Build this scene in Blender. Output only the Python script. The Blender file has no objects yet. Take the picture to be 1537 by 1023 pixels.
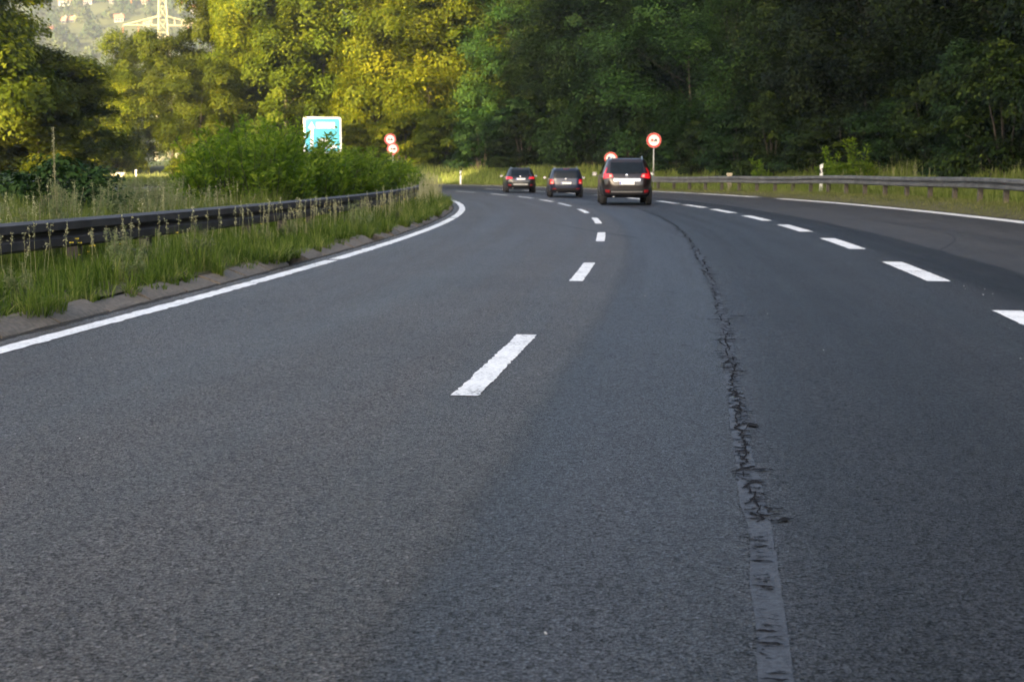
import bpy, math, random
import numpy as np
from mathutils import Vector, Matrix

# ------------------------------------------------------------------ camera, sky, sun, exposure
scn = bpy.context.scene
COL = scn.collection
FPX, HORIZON, EYE = 2150.0, 250.32, 1.25          # focal length in photo pixels, horizon row, eye height
cam_d = bpy.data.cameras.new('camera'); cam = bpy.data.objects.new('camera', cam_d); COL.objects.link(cam)
cam.location = (0, 0, EYE)
PITCH = math.atan((511.5 - HORIZON) / FPX)
cam.rotation_euler = (math.pi / 2 - PITCH, 0, 0)
cam_d.sensor_width = 36; cam_d.lens = FPX / 1537 * 36
cam_d.clip_start = 0.05; cam_d.clip_end = 6000
cam_d.dof.use_dof = True; cam_d.dof.focus_distance = 7.5; cam_d.dof.aperture_fstop = 5.6
scn.camera = cam

SUN_DIR = Vector((-0.50, -0.866, 0.0)).normalized()
SUN_EL = math.radians(15)
to_sun = Vector((SUN_DIR.x * math.cos(SUN_EL), SUN_DIR.y * math.cos(SUN_EL), math.sin(SUN_EL)))
w = bpy.data.worlds.new('World'); scn.world = w; w.use_nodes = True
nt = w.node_tree; nt.nodes.clear()
sky = nt.nodes.new('ShaderNodeTexSky'); sky.sky_type = 'NISHITA'; sky.sun_disc = False
sky.sun_elevation = SUN_EL; sky.sun_rotation = math.atan2(SUN_DIR.x, SUN_DIR.y) % (2 * math.pi)
sky.air_density = 0.8; sky.dust_density = 4.0; sky.ozone_density = 0.4
bg = nt.nodes.new('ShaderNodeBackground'); bg.inputs['Strength'].default_value = 0.12
wo = nt.nodes.new('ShaderNodeOutputWorld')
nt.links.new(sky.outputs[0], bg.inputs[0]); nt.links.new(bg.outputs[0], wo.inputs[0])
sl = bpy.data.lights.new('sun', 'SUN'); sl.energy = 5.0; sl.angle = math.radians(0.5); sl.color = (1.0, 0.78, 0.44)
sun = bpy.data.objects.new('sun', sl); COL.objects.link(sun)
sun.rotation_euler = to_sun.to_track_quat('Z', 'Y').to_euler()
sun.location = to_sun * 150
scn.view_settings.view_transform = 'Standard'; scn.view_settings.look = 'None'
scn.view_settings.exposure = 2.4; scn.view_settings.gamma = 1.0
scn.render.engine = 'CYCLES'
cy = scn.cycles
cy.max_bounces = 6; cy.diffuse_bounces = 3; cy.glossy_bounces = 3; cy.transmission_bounces = 4
cy.volume_bounces = 0; cy.transparent_max_bounces = 8; cy.use_denoising = True
cy.use_adaptive_sampling = True; cy.adaptive_threshold = 0.02; cy.adaptive_min_samples = 48; cy.time_limit = 900
cy.caustics_reflective = False; cy.caustics_refractive = False

R_ = random.Random(5)
NP = np.random.default_rng(11)

# ------------------------------------------------------------------ road frame: station s along the lane line, offset o to the right
_s = np.arange(-120, 330.01, 0.1)
_k = 0.00149 + 0.00012 * np.clip(_s, -5, 100)
_i0 = int(np.argmin(abs(_s)))
_c = np.concatenate([[0], np.cumsum((_k[1:] + _k[:-1]) / 2 * .1)])
_th = 0.1469 - (_c - _c[_i0])
_x = np.concatenate([[0], np.cumsum((np.sin(_th)[1:] + np.sin(_th)[:-1]) / 2 * .1)]); _x += -1.35371 - _x[_i0]
_y = np.concatenate([[0], np.cumsum((np.cos(_th)[1:] + np.cos(_th)[:-1]) / 2 * .1)]); _y -= _y[_i0]

def pt(s, o):
    th = np.interp(s, _s, _th)
    return np.interp(s, _s, _x) + np.cos(th) * o, np.interp(s, _s, _y) - np.sin(th) * o

def heading(s): return float(np.interp(s, _s, _th))

def so(X, Y):
    X = np.atleast_1d(X).astype(float); Y = np.atleast_1d(Y).astype(float)
    m = slice(0, None, 10)
    sx, sy, ss, st = _x[m], _y[m], _s[m], _th[m]
    mk = ss < 210
    sx, sy, ss, st = sx[mk], sy[mk], ss[mk], st[mk]
    S = np.empty_like(X); O = np.empty_like(X)
    for i in range(0, len(X), 4000):
        d = (X[i:i + 4000, None] - sx) ** 2 + (Y[i:i + 4000, None] - sy) ** 2
        j = d.argmin(1)
        S[i:i + 4000] = ss[j]
        O[i:i + 4000] = (X[i:i + 4000] - sx[j]) * np.cos(st[j]) - (Y[i:i + 4000] - sy[j]) * np.sin(st[j])
        far = np.sqrt(d.min(1))
        O[i:i + 4000] = np.sign(O[i:i + 4000]) * np.maximum(abs(O[i:i + 4000]), far)
    return S, O

def sstep(a, b, x):
    t = np.clip((np.asarray(x, float) - a) / (b - a), 0, 1); return t * t * (3 - 2 * t)

def verge_base(s): return 0.21 * (1 - sstep(46, 78, s)) + 0.03

def bank_z(s, o):
    """height of the ground right of the carriageway"""
    s = np.asarray(s, float); o = np.asarray(o, float)
    fade = 0.12 + 0.88 * (1 - sstep(108, 122, s))
    z = verge_base(s) * sstep(9.85, 10.9, o) + 1.0 * sstep(12.0, 16.0, o) * (0.4 + .6 * fade)
    z += 0.36 * np.clip(o - 15.5, 0, 60) * fade
    return z

def median_z(o): return 0.10 + 0.05 * np.sin(np.clip((-o - 4) / 6.3, 0, 1) * math.pi)

def ground_z(X, Y):
    S, O = so(X, Y)
    X = np.atleast_1d(X); Y = np.atleast_1d(Y)
    z = np.where(O > 10.5, bank_z(S, O), 0.0)
    z = z + np.where(O < -17.4, 0.9 * sstep(-17.4, -21, O) + .02 * np.clip(-O - 21, 0, 60), 0)
    shade_ridge = 62 * np.exp(-((X + 80) / 22.0) ** 2) * sstep(-58.5, -53.5, .866 * X - .5 * Y) * sstep(-330, -260, Y)  # unseen hill added and shaped along the sun rays to shade road and forest
    z = z + shade_ridge
    z = z - 14 * sstep(150, 380, Y)
    return z

# ------------------------------------------------------------------ object helpers
def tag(o, label=None, cat=None, group=None, kind=None):
    if label: o['label'] = label
    if cat: o['category'] = cat
    if group: o['group'] = group
    if kind: o['kind'] = kind
    return o

def empty(name, loc=(0, 0, 0), rz=0.0):
    o = bpy.data.objects.new(name, None); COL.objects.link(o)
    o.location = loc; o.rotation_euler = (0, 0, rz); o.empty_display_size = .2
    return o

class MB:
    def __init__(self): self.v = []; self.f = []; self.n = 0
    def add(self, v, f):
        v = np.asarray(v, float).reshape(-1, 3); self.v.append(v)
        self.f += [tuple(int(i) + self.n for i in q) for q in f]; self.n += len(v)
    def box(self, c, d, rz=0.0, bev=0.0):
        x, y, z = [k / 2 for k in d]
        if bev <= 0:
            P = np.array([(a * x, b * y, e * z) for e in (-1, 1) for a, b in ((-1, -1), (1, -1), (1, 1), (-1, 1))])
            F = [(3, 2, 1, 0), (4, 5, 6, 7), (0, 1, 5, 4), (1, 2, 6, 5), (2, 3, 7, 6), (3, 0, 4, 7)]
        else:
            ring = lambda ax, ay, zz: [(ax - bev, -ay, zz), (ax, -ay + bev, zz), (ax, ay - bev, zz), (ax - bev, ay, zz), (-ax + bev, ay, zz), (-ax, ay - bev, zz), (-ax, -ay + bev, zz), (-ax + bev, -ay, zz)]
            P = []
            for ins, zz in ((bev, -z), (0, -z + bev), (0, z - bev), (bev, z)): P += ring(x - ins, y - ins, zz)
            P = np.array(P); F = [tuple(range(7, -1, -1)), tuple(range(24, 32))]
            for r in range(3):
                for k in range(8): F.append((r * 8 + k, r * 8 + (k + 1) % 8, r * 8 + 8 + (k + 1) % 8, r * 8 + 8 + k))
        if rz:
            cs, sn = math.cos(rz), math.sin(rz); P = P @ np.array([[cs, sn, 0], [-sn, cs, 0], [0, 0, 1]])
        self.add(P + np.array(c), F)
    def tube(self, pts, rad, n=6, cap=True):
        pts = np.asarray(pts, float); rad = np.broadcast_to(np.asarray(rad, float), (len(pts),))
        V = []
        for i, p in enumerate(pts):
            t = pts[min(i + 1, len(pts) - 1)] - pts[max(i - 1, 0)]; t = t / (np.linalg.norm(t) + 1e-9)
            a = np.array([0, 0, 1.]) if abs(t[2]) < .9 else np.array([1., 0, 0])
            u = np.cross(t, a); u /= np.linalg.norm(u); b = np.cross(t, u)
            for k in range(n):
                q = 2 * math.pi * k / n; V.append(p + rad[i] * (u * math.cos(q) + b * math.sin(q)))
        F = []
        for i in range(len(pts) - 1):
            for k in range(n): F.append((i * n + k, i * n + (k + 1) % n, (i + 1) * n + (k + 1) % n, (i + 1) * n + k))
        if cap: F.append(tuple(range(n - 1, -1, -1))); F.append(tuple((len(pts) - 1) * n + k for k in range(n)))
        self.add(V, F)
    def lathe_y(self, prof, n=24):
        """profile of (y, r) spun about the y axis"""
        V = []; F = []
        for (yy, r) in prof:
            for k in range(n):
                q = 2 * math.pi * k / n; V.append((r * math.cos(q), yy, r * math.sin(q)))
        m = len(prof)
        for i in range(m - 1):
            for k in range(n): F.append((i * n + k, i * n + (k + 1) % n, (i + 1) * n + (k + 1) % n, (i + 1) * n + k))
        self.add(V, F)
    def build(self, name, mt, parent=None, smooth=False, loc=None):
        me = bpy.data.meshes.new(name)
        V = np.concatenate(self.v) if self.v else np.zeros((0, 3))
        me.from_pydata(V.tolist(), [], self.f); me.materials.append(mt)
        if smooth: me.polygons.foreach_set('use_smooth', [True] * len(me.polygons))
        me.update()
        o = bpy.data.objects.new(name, me); COL.objects.link(o)
        if parent: o.parent = parent
        if loc is not None: o.location = loc
        return o

def quads_obj(name, V, mt, parent=None, rnd=None, F=None, smooth=False):
    """fast mesh from (n,4,3) quads or from V, F arrays of equal face size"""
    me = bpy.data.meshes.new(name)
    if F is None:
        n = len(V); co = V.reshape(-1, 3); F = np.arange(n * 4).reshape(n, 4)
    else: co = V
    k = F.shape[1]
    me.vertices.add(len(co)); me.vertices.foreach_set('co', co.astype(np.float32).ravel())
    me.loops.add(F.size); me.loops.foreach_set('vertex_index', F.astype(np.int32).ravel())
    me.polygons.add(len(F)); me.polygons.foreach_set('loop_start', (np.arange(len(F)) * k).astype(np.int32))
    me.polygons.foreach_set('loop_total', np.full(len(F), k, np.int32))
    if smooth: me.polygons.foreach_set('use_smooth', np.ones(len(F), bool))
    if rnd is not None:
        a = me.attributes.new('rnd', 'FLOAT', 'FACE'); a.data.foreach_set('value', rnd.astype(np.float32))
    me.update(calc_edges=True); me.validate()
    me.materials.append(mt)
    o = bpy.data.objects.new(name, me); COL.objects.link(o)
    if parent: o.parent = parent
    return o

def copy_tree(o, parent=None):
    c = o.copy(); COL.objects.link(c)
    if parent is not None: c.parent = parent
    for ch in list(o.children): copy_tree(ch, c)
    return c

def grid_sheet(name, S, O, zf, mt, uv=True, dz=0.0):
    """sheet over stations S x offsets O"""
    S = np.asarray(S, float); O = np.asarray(O, float)
    SS, OO = np.meshgrid(S, O, indexing='ij')
    X, Y = pt(SS.ravel(), OO.ravel()); Z = (zf(SS.ravel(), OO.ravel()) if callable(zf) else np.full(X.shape, float(zf))) + dz
    V = np.stack([X, Y, Z], 1); m = len(O)
    i, j = np.meshgrid(np.arange(len(S) - 1), np.arange(m - 1), indexing='ij'); a = (i * m + j).ravel()
    F = np.stack([a, a + 1, a + m + 1, a + m], 1)
    o = quads_obj(name, V, mt, F=F, smooth=True)
    if uv:
        l = o.data.uv_layers.new(name='UVMap'); idx = F.ravel()
        l.data.foreach_set('uv', np.stack([OO.ravel()[idx], SS.ravel()[idx]], 1).astype(np.float32).ravel())
    return o

# ------------------------------------------------------------------ materials
def mat(name):
    m = bpy.data.materials.new(name); m.use_nodes = True
    n = m.node_tree.nodes; return m, n, m.node_tree.links, n['Principled BSDF']

def N(n, t, **kw):
    x = n.new(t)
    for k, v in kw.items():
        if k in x.inputs.keys(): x.inputs[k].default_value = v
        else: setattr(x, k, v)
    return x

def ramp(n, stops):
    r = n.new('ShaderNodeValToRGB'); e = r.color_ramp.elements
    while len(e) < len(stops): e.new(.5)
    for k, (p, c) in enumerate(stops):
        e[k].position = p; e[k].color = (*c, 1) if len(c) == 3 else c
    return r

def simple(name, c, rough=.6, metal=0.0, var=.25, scale=8.0, bump=0.0, coat=0.0, spec=.5, emit=0.0, c2=None):
    m, n, l, b = mat(name)
    tc = N(n, 'ShaderNodeTexCoord'); nz = N(n, 'ShaderNodeTexNoise', Scale=scale, Detail=6.0, Roughness=.6)
    l.new(tc.outputs['Object'], nz.inputs['Vector'])
    lo = [k * (1 - var) for k in c]; hi = list(c2) if c2 else [min(1, k * (1 + var)) for k in c]
    r = ramp(n, [(.32, lo), (.68, hi)]); l.new(nz.outputs['Fac'], r.inputs['Fac'])
    l.new(r.outputs['Color'], b.inputs['Base Color'])
    b.inputs['Roughness'].default_value = rough; b.inputs['Metallic'].default_value = metal
    b.inputs['Coat Weight'].default_value = coat; b.inputs['Coat Roughness'].default_value = .05
    b.inputs['Specular IOR Level'].default_value = spec
    if emit: l.new(r.outputs['Color'], b.inputs['Emission Color']); b.inputs['Emission Strength'].default_value = emit
    if bump:
        bp = N(n, 'ShaderNodeBump', Strength=bump, Distance=.02); l.new(nz.outputs['Fac'], bp.inputs['Height']); l.new(bp.outputs[0], b.inputs['Normal'])
    return m

def leafmat(name, dark, mid, light, trans=.35, rough=.6, objvar=.25):
    m, n, l, b = mat(name)
    at = N(n, 'ShaderNodeAttribute', attribute_name='rnd')
    oi = N(n, 'ShaderNodeObjectInfo')
    r = ramp(n, [(0, dark), (.5, mid), (1, light)]); l.new(at.outputs['Fac'], r.inputs['Fac'])
    hs = N(n, 'ShaderNodeHueSaturation')
    mh = N(n, 'ShaderNodeMapRange'); mh.inputs['To Min'].default_value = .5 - .01 * objvar; mh.inputs['To Max'].default_value = .5 + .04 * objvar
    mv = N(n, 'ShaderNodeMapRange'); mv.inputs['To Min'].default_value = 1 - objvar; mv.inputs['To Max'].default_value = 1 + objvar
    l.new(oi.outputs['Random'], mh.inputs['Value']); l.new(oi.outputs['Random'], mv.inputs['Value'])
    l.new(mh.outputs[0], hs.inputs['Hue']); l.new(mv.outputs[0], hs.inputs['Value']); l.new(r.outputs['Color'], hs.inputs['Color'])
    l.new(hs.outputs['Color'], b.inputs['Base Color']); b.inputs['Roughness'].default_value = rough
    b.inputs['Specular IOR Level'].default_value = .08
    tr = N(n, 'ShaderNodeBsdfTranslucent'); mx = N(n, 'ShaderNodeMixShader'); mx.inputs[0].default_value = trans
    br = N(n, 'ShaderNodeHueSaturation', Saturation=1.1, Value=1.5); l.new(hs.outputs['Color'], br.inputs['Color']); l.new(br.outputs['Color'], tr.inputs['Color'])
    l.new(b.outputs[0], mx.inputs[1]); l.new(tr.outputs[0], mx.inputs[2]); l.new(mx.outputs[0], n['Material Output'].inputs['Surface'])
    return m

def asphalt_mat():
    m, n, l, b = mat('asphalt')
    uv = N(n, 'ShaderNodeUVMap', uv_map='UVMap'); sp = N(n, 'ShaderNodeSeparateXYZ'); l.new(uv.outputs[0], sp.inputs[0])
    tc = N(n, 'ShaderNodeTexCoord')
    # wobble of the seams between the paved strips
    wz = N(n, 'ShaderNodeTexNoise', Scale=.9, Detail=3.0); l.new(tc.outputs['Object'], wz.inputs['Vector'])
    wob = N(n, 'ShaderNodeMath', operation='MULTIPLY_ADD'); wob.inputs[1].default_value = .16; wob.inputs[2].default_value = -.08
    l.new(wz.outputs['Fac'], wob.inputs[0])
    off = N(n, 'ShaderNodeMath', operation='ADD'); l.new(sp.outputs['X'], off.inputs[0]); l.new(wob.outputs[0], off.inputs[1])
    mr = N(n, 'ShaderNodeMapRange'); mr.inputs['From Min'].default_value = -5; mr.inputs['From Max'].default_value = 11
    l.new(off.outputs[0], mr.inputs['Value'])
    P = lambda o: (o + 5) / 16
    warm, blue, dark, acc, seam = (.057, .0510, .0465), (.0300, .0322, .0375), (.018, .0188, .0210), (.046, .0435, .0420), (.036, .0335, .032)
    cr = ramp(n, [(P(-3.72), (.10, .095, .088)), (P(-3.62), warm), (P(.40), warm), (P(.46), seam), (P(.54), blue), (P(1.5), blue), (P(1.7), (.019, .0205, .024)), (P(3.4), (.0245, .026, .029)), (P(4.15), (.023, .0238, .026)), (P(4.28), dark), (P(5.12), dark), (P(5.2), acc), (P(9.9), acc)])
    l.new(mr.outputs[0], cr.inputs['Fac'])
    # long streaks along the lanes
    st = N(n, 'ShaderNodeCombineXYZ'); sx = N(n, 'ShaderNodeMath', operation='MULTIPLY'); sx.inputs[1].default_value = 1.7
    sy = N(n, 'ShaderNodeMath', operation='MULTIPLY'); sy.inputs[1].default_value = .045
    l.new(sp.outputs['X'], sx.inputs[0]); l.new(sp.outputs['Y'], sy.inputs[0]); l.new(sx.outputs[0], st.inputs[0]); l.new(sy.outputs[0], st.inputs[1])
    sn = N(n, 'ShaderNodeTexNoise', Scale=1.0, Detail=4.0, Roughness=.55); l.new(st.outputs[0], sn.inputs['Vector'])
    bn = N(n, 'ShaderNodeTexNoise', Scale=.55, Detail=5.0, Roughness=.6); l.new(tc.outputs['Object'], bn.inputs['Vector'])
    gr = N(n, 'ShaderNodeTexNoise', Scale=120.0, Detail=3.0, Roughness=.85); l.new(tc.outputs['Object'], gr.inputs['Vector'])
    vo = N(n, 'ShaderNodeTexVoronoi', Scale=95.0); l.new(tc.outputs['Object'], vo.inputs['Vector'])
    vr = N(n, 'ShaderNodeSeparateColor'); l.new(vo.outputs['Color'], vr.inputs[0])
    def mul(a, lo, hi, f0=.3, f1=.7):
        q = N(n, 'ShaderNodeMapRange'); q.inputs['From Min'].default_value = f0; q.inputs['From Max'].default_value = f1
        q.inputs['To Min'].default_value = lo; q.inputs['To Max'].default_value = hi; l.new(a, q.inputs['Value']); return q.outputs[0]
    k = None
    for a in (mul(sn.outputs['Fac'], .74, 1.28), mul(bn.outputs['Fac'], .84, 1.16), mul(gr.outputs['Fac'], .05, 2.0, .32, .68), mul(vr.outputs[0], .2, 1.8, 0, 1)):
        if k is None: k = a
        else:
            q = N(n, 'ShaderNodeMath', operation='MULTIPLY'); l.new(k, q.inputs[0]); l.new(a, q.inputs[1]); k = q.outputs[0]
    fleck = N(n, 'ShaderNodeMapRange'); fleck.inputs['From Min'].default_value = .965; fleck.inputs['From Max'].default_value = .99; fleck.inputs['To Max'].default_value = 2.0
    l.new(vr.outputs[1], fleck.inputs['Value'])
    q = N(n, 'ShaderNodeMath', operation='ADD'); l.new(k, q.inputs[0]); l.new(fleck.outputs[0], q.inputs[1])
    mx = N(n, 'ShaderNodeVectorMath', operation='SCALE'); l.new(cr.outputs['Color'], mx.inputs[0]); l.new(q.outputs[0], mx.inputs['Scale'])
    l.new(mx.outputs[0], b.inputs['Base Color'])
    rr = mul(sn.outputs['Fac'], .44, .60); l.new(rr, b.inputs['Roughness'])
    gs = N(n, 'ShaderNodeMath', operation='MULTIPLY'); l.new(mul(gr.outputs['Fac'], .1, 1.5, .36, .64), gs.inputs[0]); l.new(mul(vr.outputs[0], .25, 1.0, 0, 1), gs.inputs[1])
    # each paving strip has its own polish
    sr = ramp(n, [(P(-3.7), (.55,) * 3), (P(-1.8), (.62,) * 3), (P(.40), (.60,) * 3), (P(.46), (.50,) * 3), (P(.54), (.70,) * 3), (P(.9), (.80,) * 3), (P(1.38), (.80,) * 3), (P(1.6), (.58,) * 3), (P(2.4), (.44,) * 3), (P(3.7), (.62,) * 3), (P(4.15), (.5,) * 3), (P(4.28), (.34,) * 3), (P(5.12), (.34,) * 3), (P(5.2), (.58,) * 3), (P(9.9), (.58,) * 3)])
    l.new(mr.outputs[0], sr.inputs['Fac']); g2 = N(n, 'ShaderNodeMath', operation='MULTIPLY'); l.new(gs.outputs[0], g2.inputs[0]); l.new(sr.outputs['Color'], g2.inputs[1])
    l.new(g2.outputs[0], b.inputs['Specular IOR Level']); b.inputs['Specular Tint'].default_value = (1.0, .95, .87, 1)
    hb = N(n, 'ShaderNodeMath', operation='ADD'); l.new(vo.outputs['Distance'], hb.inputs[0]); l.new(gr.outputs['Fac'], hb.inputs[1])
    bp = N(n, 'ShaderNodeBump', Strength=1.0, Distance=.009); l.new(hb.outputs[0], bp.inputs['Height']); l.new(bp.outputs[0], b.inputs['Normal'])
    return m

def paint_mat():
    m, n, l, b = mat('road_paint')
    tc = N(n, 'ShaderNodeTexCoord')
    a = N(n, 'ShaderNodeTexNoise', Scale=35.0, Detail=8.0, Roughness=.7); c = N(n, 'ShaderNodeTexNoise', Scale=3.0, Detail=4.0)
    for q in (a, c): l.new(tc.outputs['Object'], q.inputs['Vector'])
    s = N(n, 'ShaderNodeMath', operation='MULTIPLY_ADD'); s.inputs[1].default_value = .45; l.new(c.outputs['Fac'], s.inputs[0]); l.new(a.outputs['Fac'], s.inputs[2])
    r = ramp(n, [(.55, (.13, .128, .12)), (.62, (.58, .575, .555)), (.8, (.82, .815, .79))]); l.new(s.outputs[0], r.inputs['Fac'])
    l.new(r.outputs[0], b.inputs['Base Color']); b.inputs['Roughness'].default_value = .65
    bp = N(n, 'ShaderNodeBump', Strength=.5, Distance=.004); l.new(a.outputs['Fac'], bp.inputs['Height']); l.new(bp.outputs[0], b.inputs['Normal'])
    return m

def soil_mat(name, stops, scale=2.5, rough=.9):
    m, n, l, b = mat(name)
    tc = N(n, 'ShaderNodeTexCoord'); a = N(n, 'ShaderNodeTexNoise', Scale=scale, Detail=9.0, Roughness=.7); l.new(tc.outputs['Object'], a.inputs['Vector'])
    r = ramp(n, stops); l.new(a.outputs['Fac'], r.inputs['Fac']); l.new(r.outputs[0], b.inputs['Base Color']); b.inputs['Roughness'].default_value = rough
    b.inputs['Specular IOR Level'].default_value = .2
    bp = N(n, 'ShaderNodeBump', Strength=.8, Distance=.06); l.new(a.outputs['Fac'], bp.inputs['Height']); l.new(bp.outputs[0], b.inputs['Normal'])
    return m

M = {}
M['asphalt'] = asphalt_mat(); M['paint'] = paint_mat()
M['ground'] = soil_mat('woodland_floor', [(.3, (.012, .009, .006)), (.55, (.02, .024, .009)), (.75, (.035, .042, .014))], .35)
M['bank'] = soil_mat('grass_bank_soil', [(.30, (.075, .045, .024)), (.42, (.05, .05, .018)), (.6, (.05, .085, .02)), (.8, (.085, .115, .03))], .4)
M['verge'] = soil_mat('verge_soil', [(.3, (.05, .04, .022)), (.6, (.10, .095, .042)), (.8, (.17, .155, .08))], 3.0)
M['kerb'] = simple('kerb_concrete', (.130, .108, .083), .9, var=.28, scale=22, bump=.5)
M['gutterdirt'] = simple('gutter_dirt', (.022, .018, .013), .95, var=.4, scale=12)
M['steel'] = simple('galvanised_rail', (.105, .105, .105), .6, .1, var=.5, scale=2.2, bump=.05)
M['railpost'] = simple('weathered_post', (.10, .085, .07), .7, .2, var=.35, scale=9)
M['darksteel'] = simple('shade_dark_rail', (.040, .034, .031), .7, .0, var=.4, scale=3.0, bump=.05)  # weathered brown-grey, with the shade on this rail darkened into the colour
M['trunk'] = simple('bark', (.042, .033, .025), .9, var=.45, scale=7, bump=.8)
M['stalk'] = simple('dry_stalk', (.30, .27, .15), .8, var=.25)
M['white'] = simple('white_enamel', (.80, .80, .78), .45, var=.05)
M['red'] = simple('sign_red', (.62, .055, .04), .45, var=.08)
M['signblue'] = simple('sign_cyan', (.10, .55, .72), .4, var=.10, scale=1.2)
M['black'] = simple('black_plastic', (.008, .008, .009), .55, var=.3)
M['pole'] = simple('zinc_pole', (.42, .42, .41), .45, .5, var=.15)
M['tyre'] = simple('tyre_rubber', (.017, .017, .018), .85, var=.25)
M['rim'] = simple('alloy', (.35, .36, .38), .35, .8, var=.1)
M['glass'] = simple('tinted_glass', (.006, .010, .014), .06, var=.2, spec=.22)
M['chrome'] = simple('chrome', (.75, .75, .76), .18, 1.0, var=.04)
M['plate'] = simple('plate_white', (.82, .82, .80), .4, var=.04)
M['plateblue'] = simple('plate_blue', (.02, .06, .40), .4, var=.05)
M['lamp'] = simple('tail_lamp_red', (.55, .012, .016), .15, var=.2, scale=30, coat=1.0, emit=.15)
M['reflector'] = simple('reflector_red', (.30, .01, .012), .3, var=.2)
M['amber'] = simple('lamp_clear', (.75, .45, .36), .2, var=.15, coat=.6)
M['crack'] = simple('open_crack', (.012, .012, .014), 1.0, var=.3, scale=40, spec=.1)
M['seal'] = simple('joint_sealant', (.040, .044, .052), .62, var=.55, scale=55, bump=.6)
M['tyremark'] = simple('rubber_mark', (.008, .008, .009), .7, var=.2, scale=5)
M['grit'] = simple('pale_grit', (.55, .53, .50), .8, var=.3)
M['render'] = simple('house_render', (.26, .25, .235), .8, var=.06, scale=.3)
M['rooftile'] = simple('red_roof_tiles', (.32, .13, .08), .8, var=.2, scale=1.0)
M['pylon'] = simple('pylon_steel', (.36, .33, .22), .6, .0, var=.1)
M['beige'] = simple('weathered_wood', (.50, .42, .30), .7, var=.2)
M['yellowpetal'] = simple('yellow_petals', (.75, .55, .02), .6, var=.15)
M['leaf_forest_shaded'] = leafmat('leaf_forest_shaded', (.0035, .008, .001), (.010, .020, .002), (.050, .068, .007), .14)  # forest green with the shade darkened into its base colour
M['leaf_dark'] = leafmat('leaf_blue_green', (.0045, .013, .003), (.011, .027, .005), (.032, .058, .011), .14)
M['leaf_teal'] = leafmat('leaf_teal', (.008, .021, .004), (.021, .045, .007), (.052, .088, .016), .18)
M['leaf_gold_sunlit'] = leafmat('leaf_yellow_green', (.040, .058, .003), (.098, .118, .005), (.21, .205, .009), .40, objvar=.3)  # yellow-green foliage, brightened so part of the sunlight is in the colour
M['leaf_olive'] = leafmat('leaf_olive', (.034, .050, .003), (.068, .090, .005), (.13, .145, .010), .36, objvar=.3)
M['leaf_bush'] = leafmat('leaf_bush', (.034, .070, .007), (.098, .168, .015), (.25, .32, .036), .38)
M['leaf_bramble'] = leafmat('leaf_bramble', (.012, .028, .007), (.028, .056, .012), (.06, .095, .022), .2)
M['leaf_weed'] = leafmat('leaf_weed', (.10, .13, .055), (.18, .21, .09), (.30, .30, .15), .35)
M['grass'] = leafmat('grass_blade', (.034, .058, .008), (.092, .130, .020), (.26, .255, .085), .36)
M['grass_tall'] = leafmat('grass_tall', (.085, .115, .022), (.17, .21, .045), (.33, .32, .13), .42)
M['straw'] = leafmat('straw', (.20, .19, .09), (.33, .31, .17), (.46, .43, .27), .3)
M['grass_short'] = leafmat('grass_short', (.07, .085, .022), (.15, .16, .05), (.26, .24, .11), .35)
M['leaf_far'] = leafmat('leaf_far', (.025, .046, .018), (.055, .080, .026), (.11, .13, .045), .2, objvar=.05)

# ------------------------------------------------------------------ the setting: ground, road, markings
def ground_sheet():
    xs = np.unique(np.concatenate([np.arange(-420, -130, 14), np.arange(-130, 110, 3.0), np.arange(110, 420, 14)]))
    ys = np.unique(np.concatenate([np.arange(-340, -60, 12), np.arange(-60, 170, 3.0), np.arange(170, 640, 14)]))
    X, Y = np.meshgrid(xs, ys, indexing='ij'); X = X.ravel(); Y = Y.ravel()
    Z = ground_z(X, Y); S, O = so(X, Y)
    Z = Z - np.where((O > -18.5) & (O < 11), .35, np.where((O >= 11) & (O < 48) & (S < 178), .55, .02))
    m = len(ys); i, j = np.meshgrid(np.arange(len(xs) - 1), np.arange(m - 1), indexing='ij'); a = (i * m + j).ravel()
    F = np.stack([a, a + m, a + m + 1, a + 1], 1)
    return tag(quads_obj('ground', np.stack([X, Y, Z], 1), M['ground'], F=F, smooth=True), kind='structure')
ground_sheet()
SR = np.arange(-25, 205, .5)
tag(grid_sheet('road', SR, [-3.76, -3.6, -3, -1.5, 0, .5, 1.5, 3, 4.2, 5.2, 7, 9, 10.0], 0.0, M['asphalt']), kind='structure')
tag(grid_sheet('oncoming_road', SR, [-17.4, -15.5, -13, -10.4], 0.0, M['asphalt']), kind='structure')
tag(grid_sheet('median_strip', SR, [-10.42, -10.2, -9, -8, -7, -6, -5, -4.3, -4.0], lambda s, o: median_z(o), M['verge']), kind='structure')
tag(grid_sheet('right_verge', SR, [9.98, 10.3, 10.6, 10.9, 11.5, 12.0], lambda s, o: bank_z(s, o) + .006, M['verge']), kind='structure')
tag(grid_sheet('grass_bank', SR[SR < 180], [12.0, 12.5, 13, 13.5, 14, 15, 16, 18, 22, 28, 36, 48], lambda s, o: bank_z(s, o) + .006, M['bank']), kind='structure')
tag(grid_sheet('far_verge', SR, [-23, -21, -19.5, -18.2, -17.4], lambda s, o: .9 * sstep(-17.4, -21, o) + .004, M['bank']), kind='structure')

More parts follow.
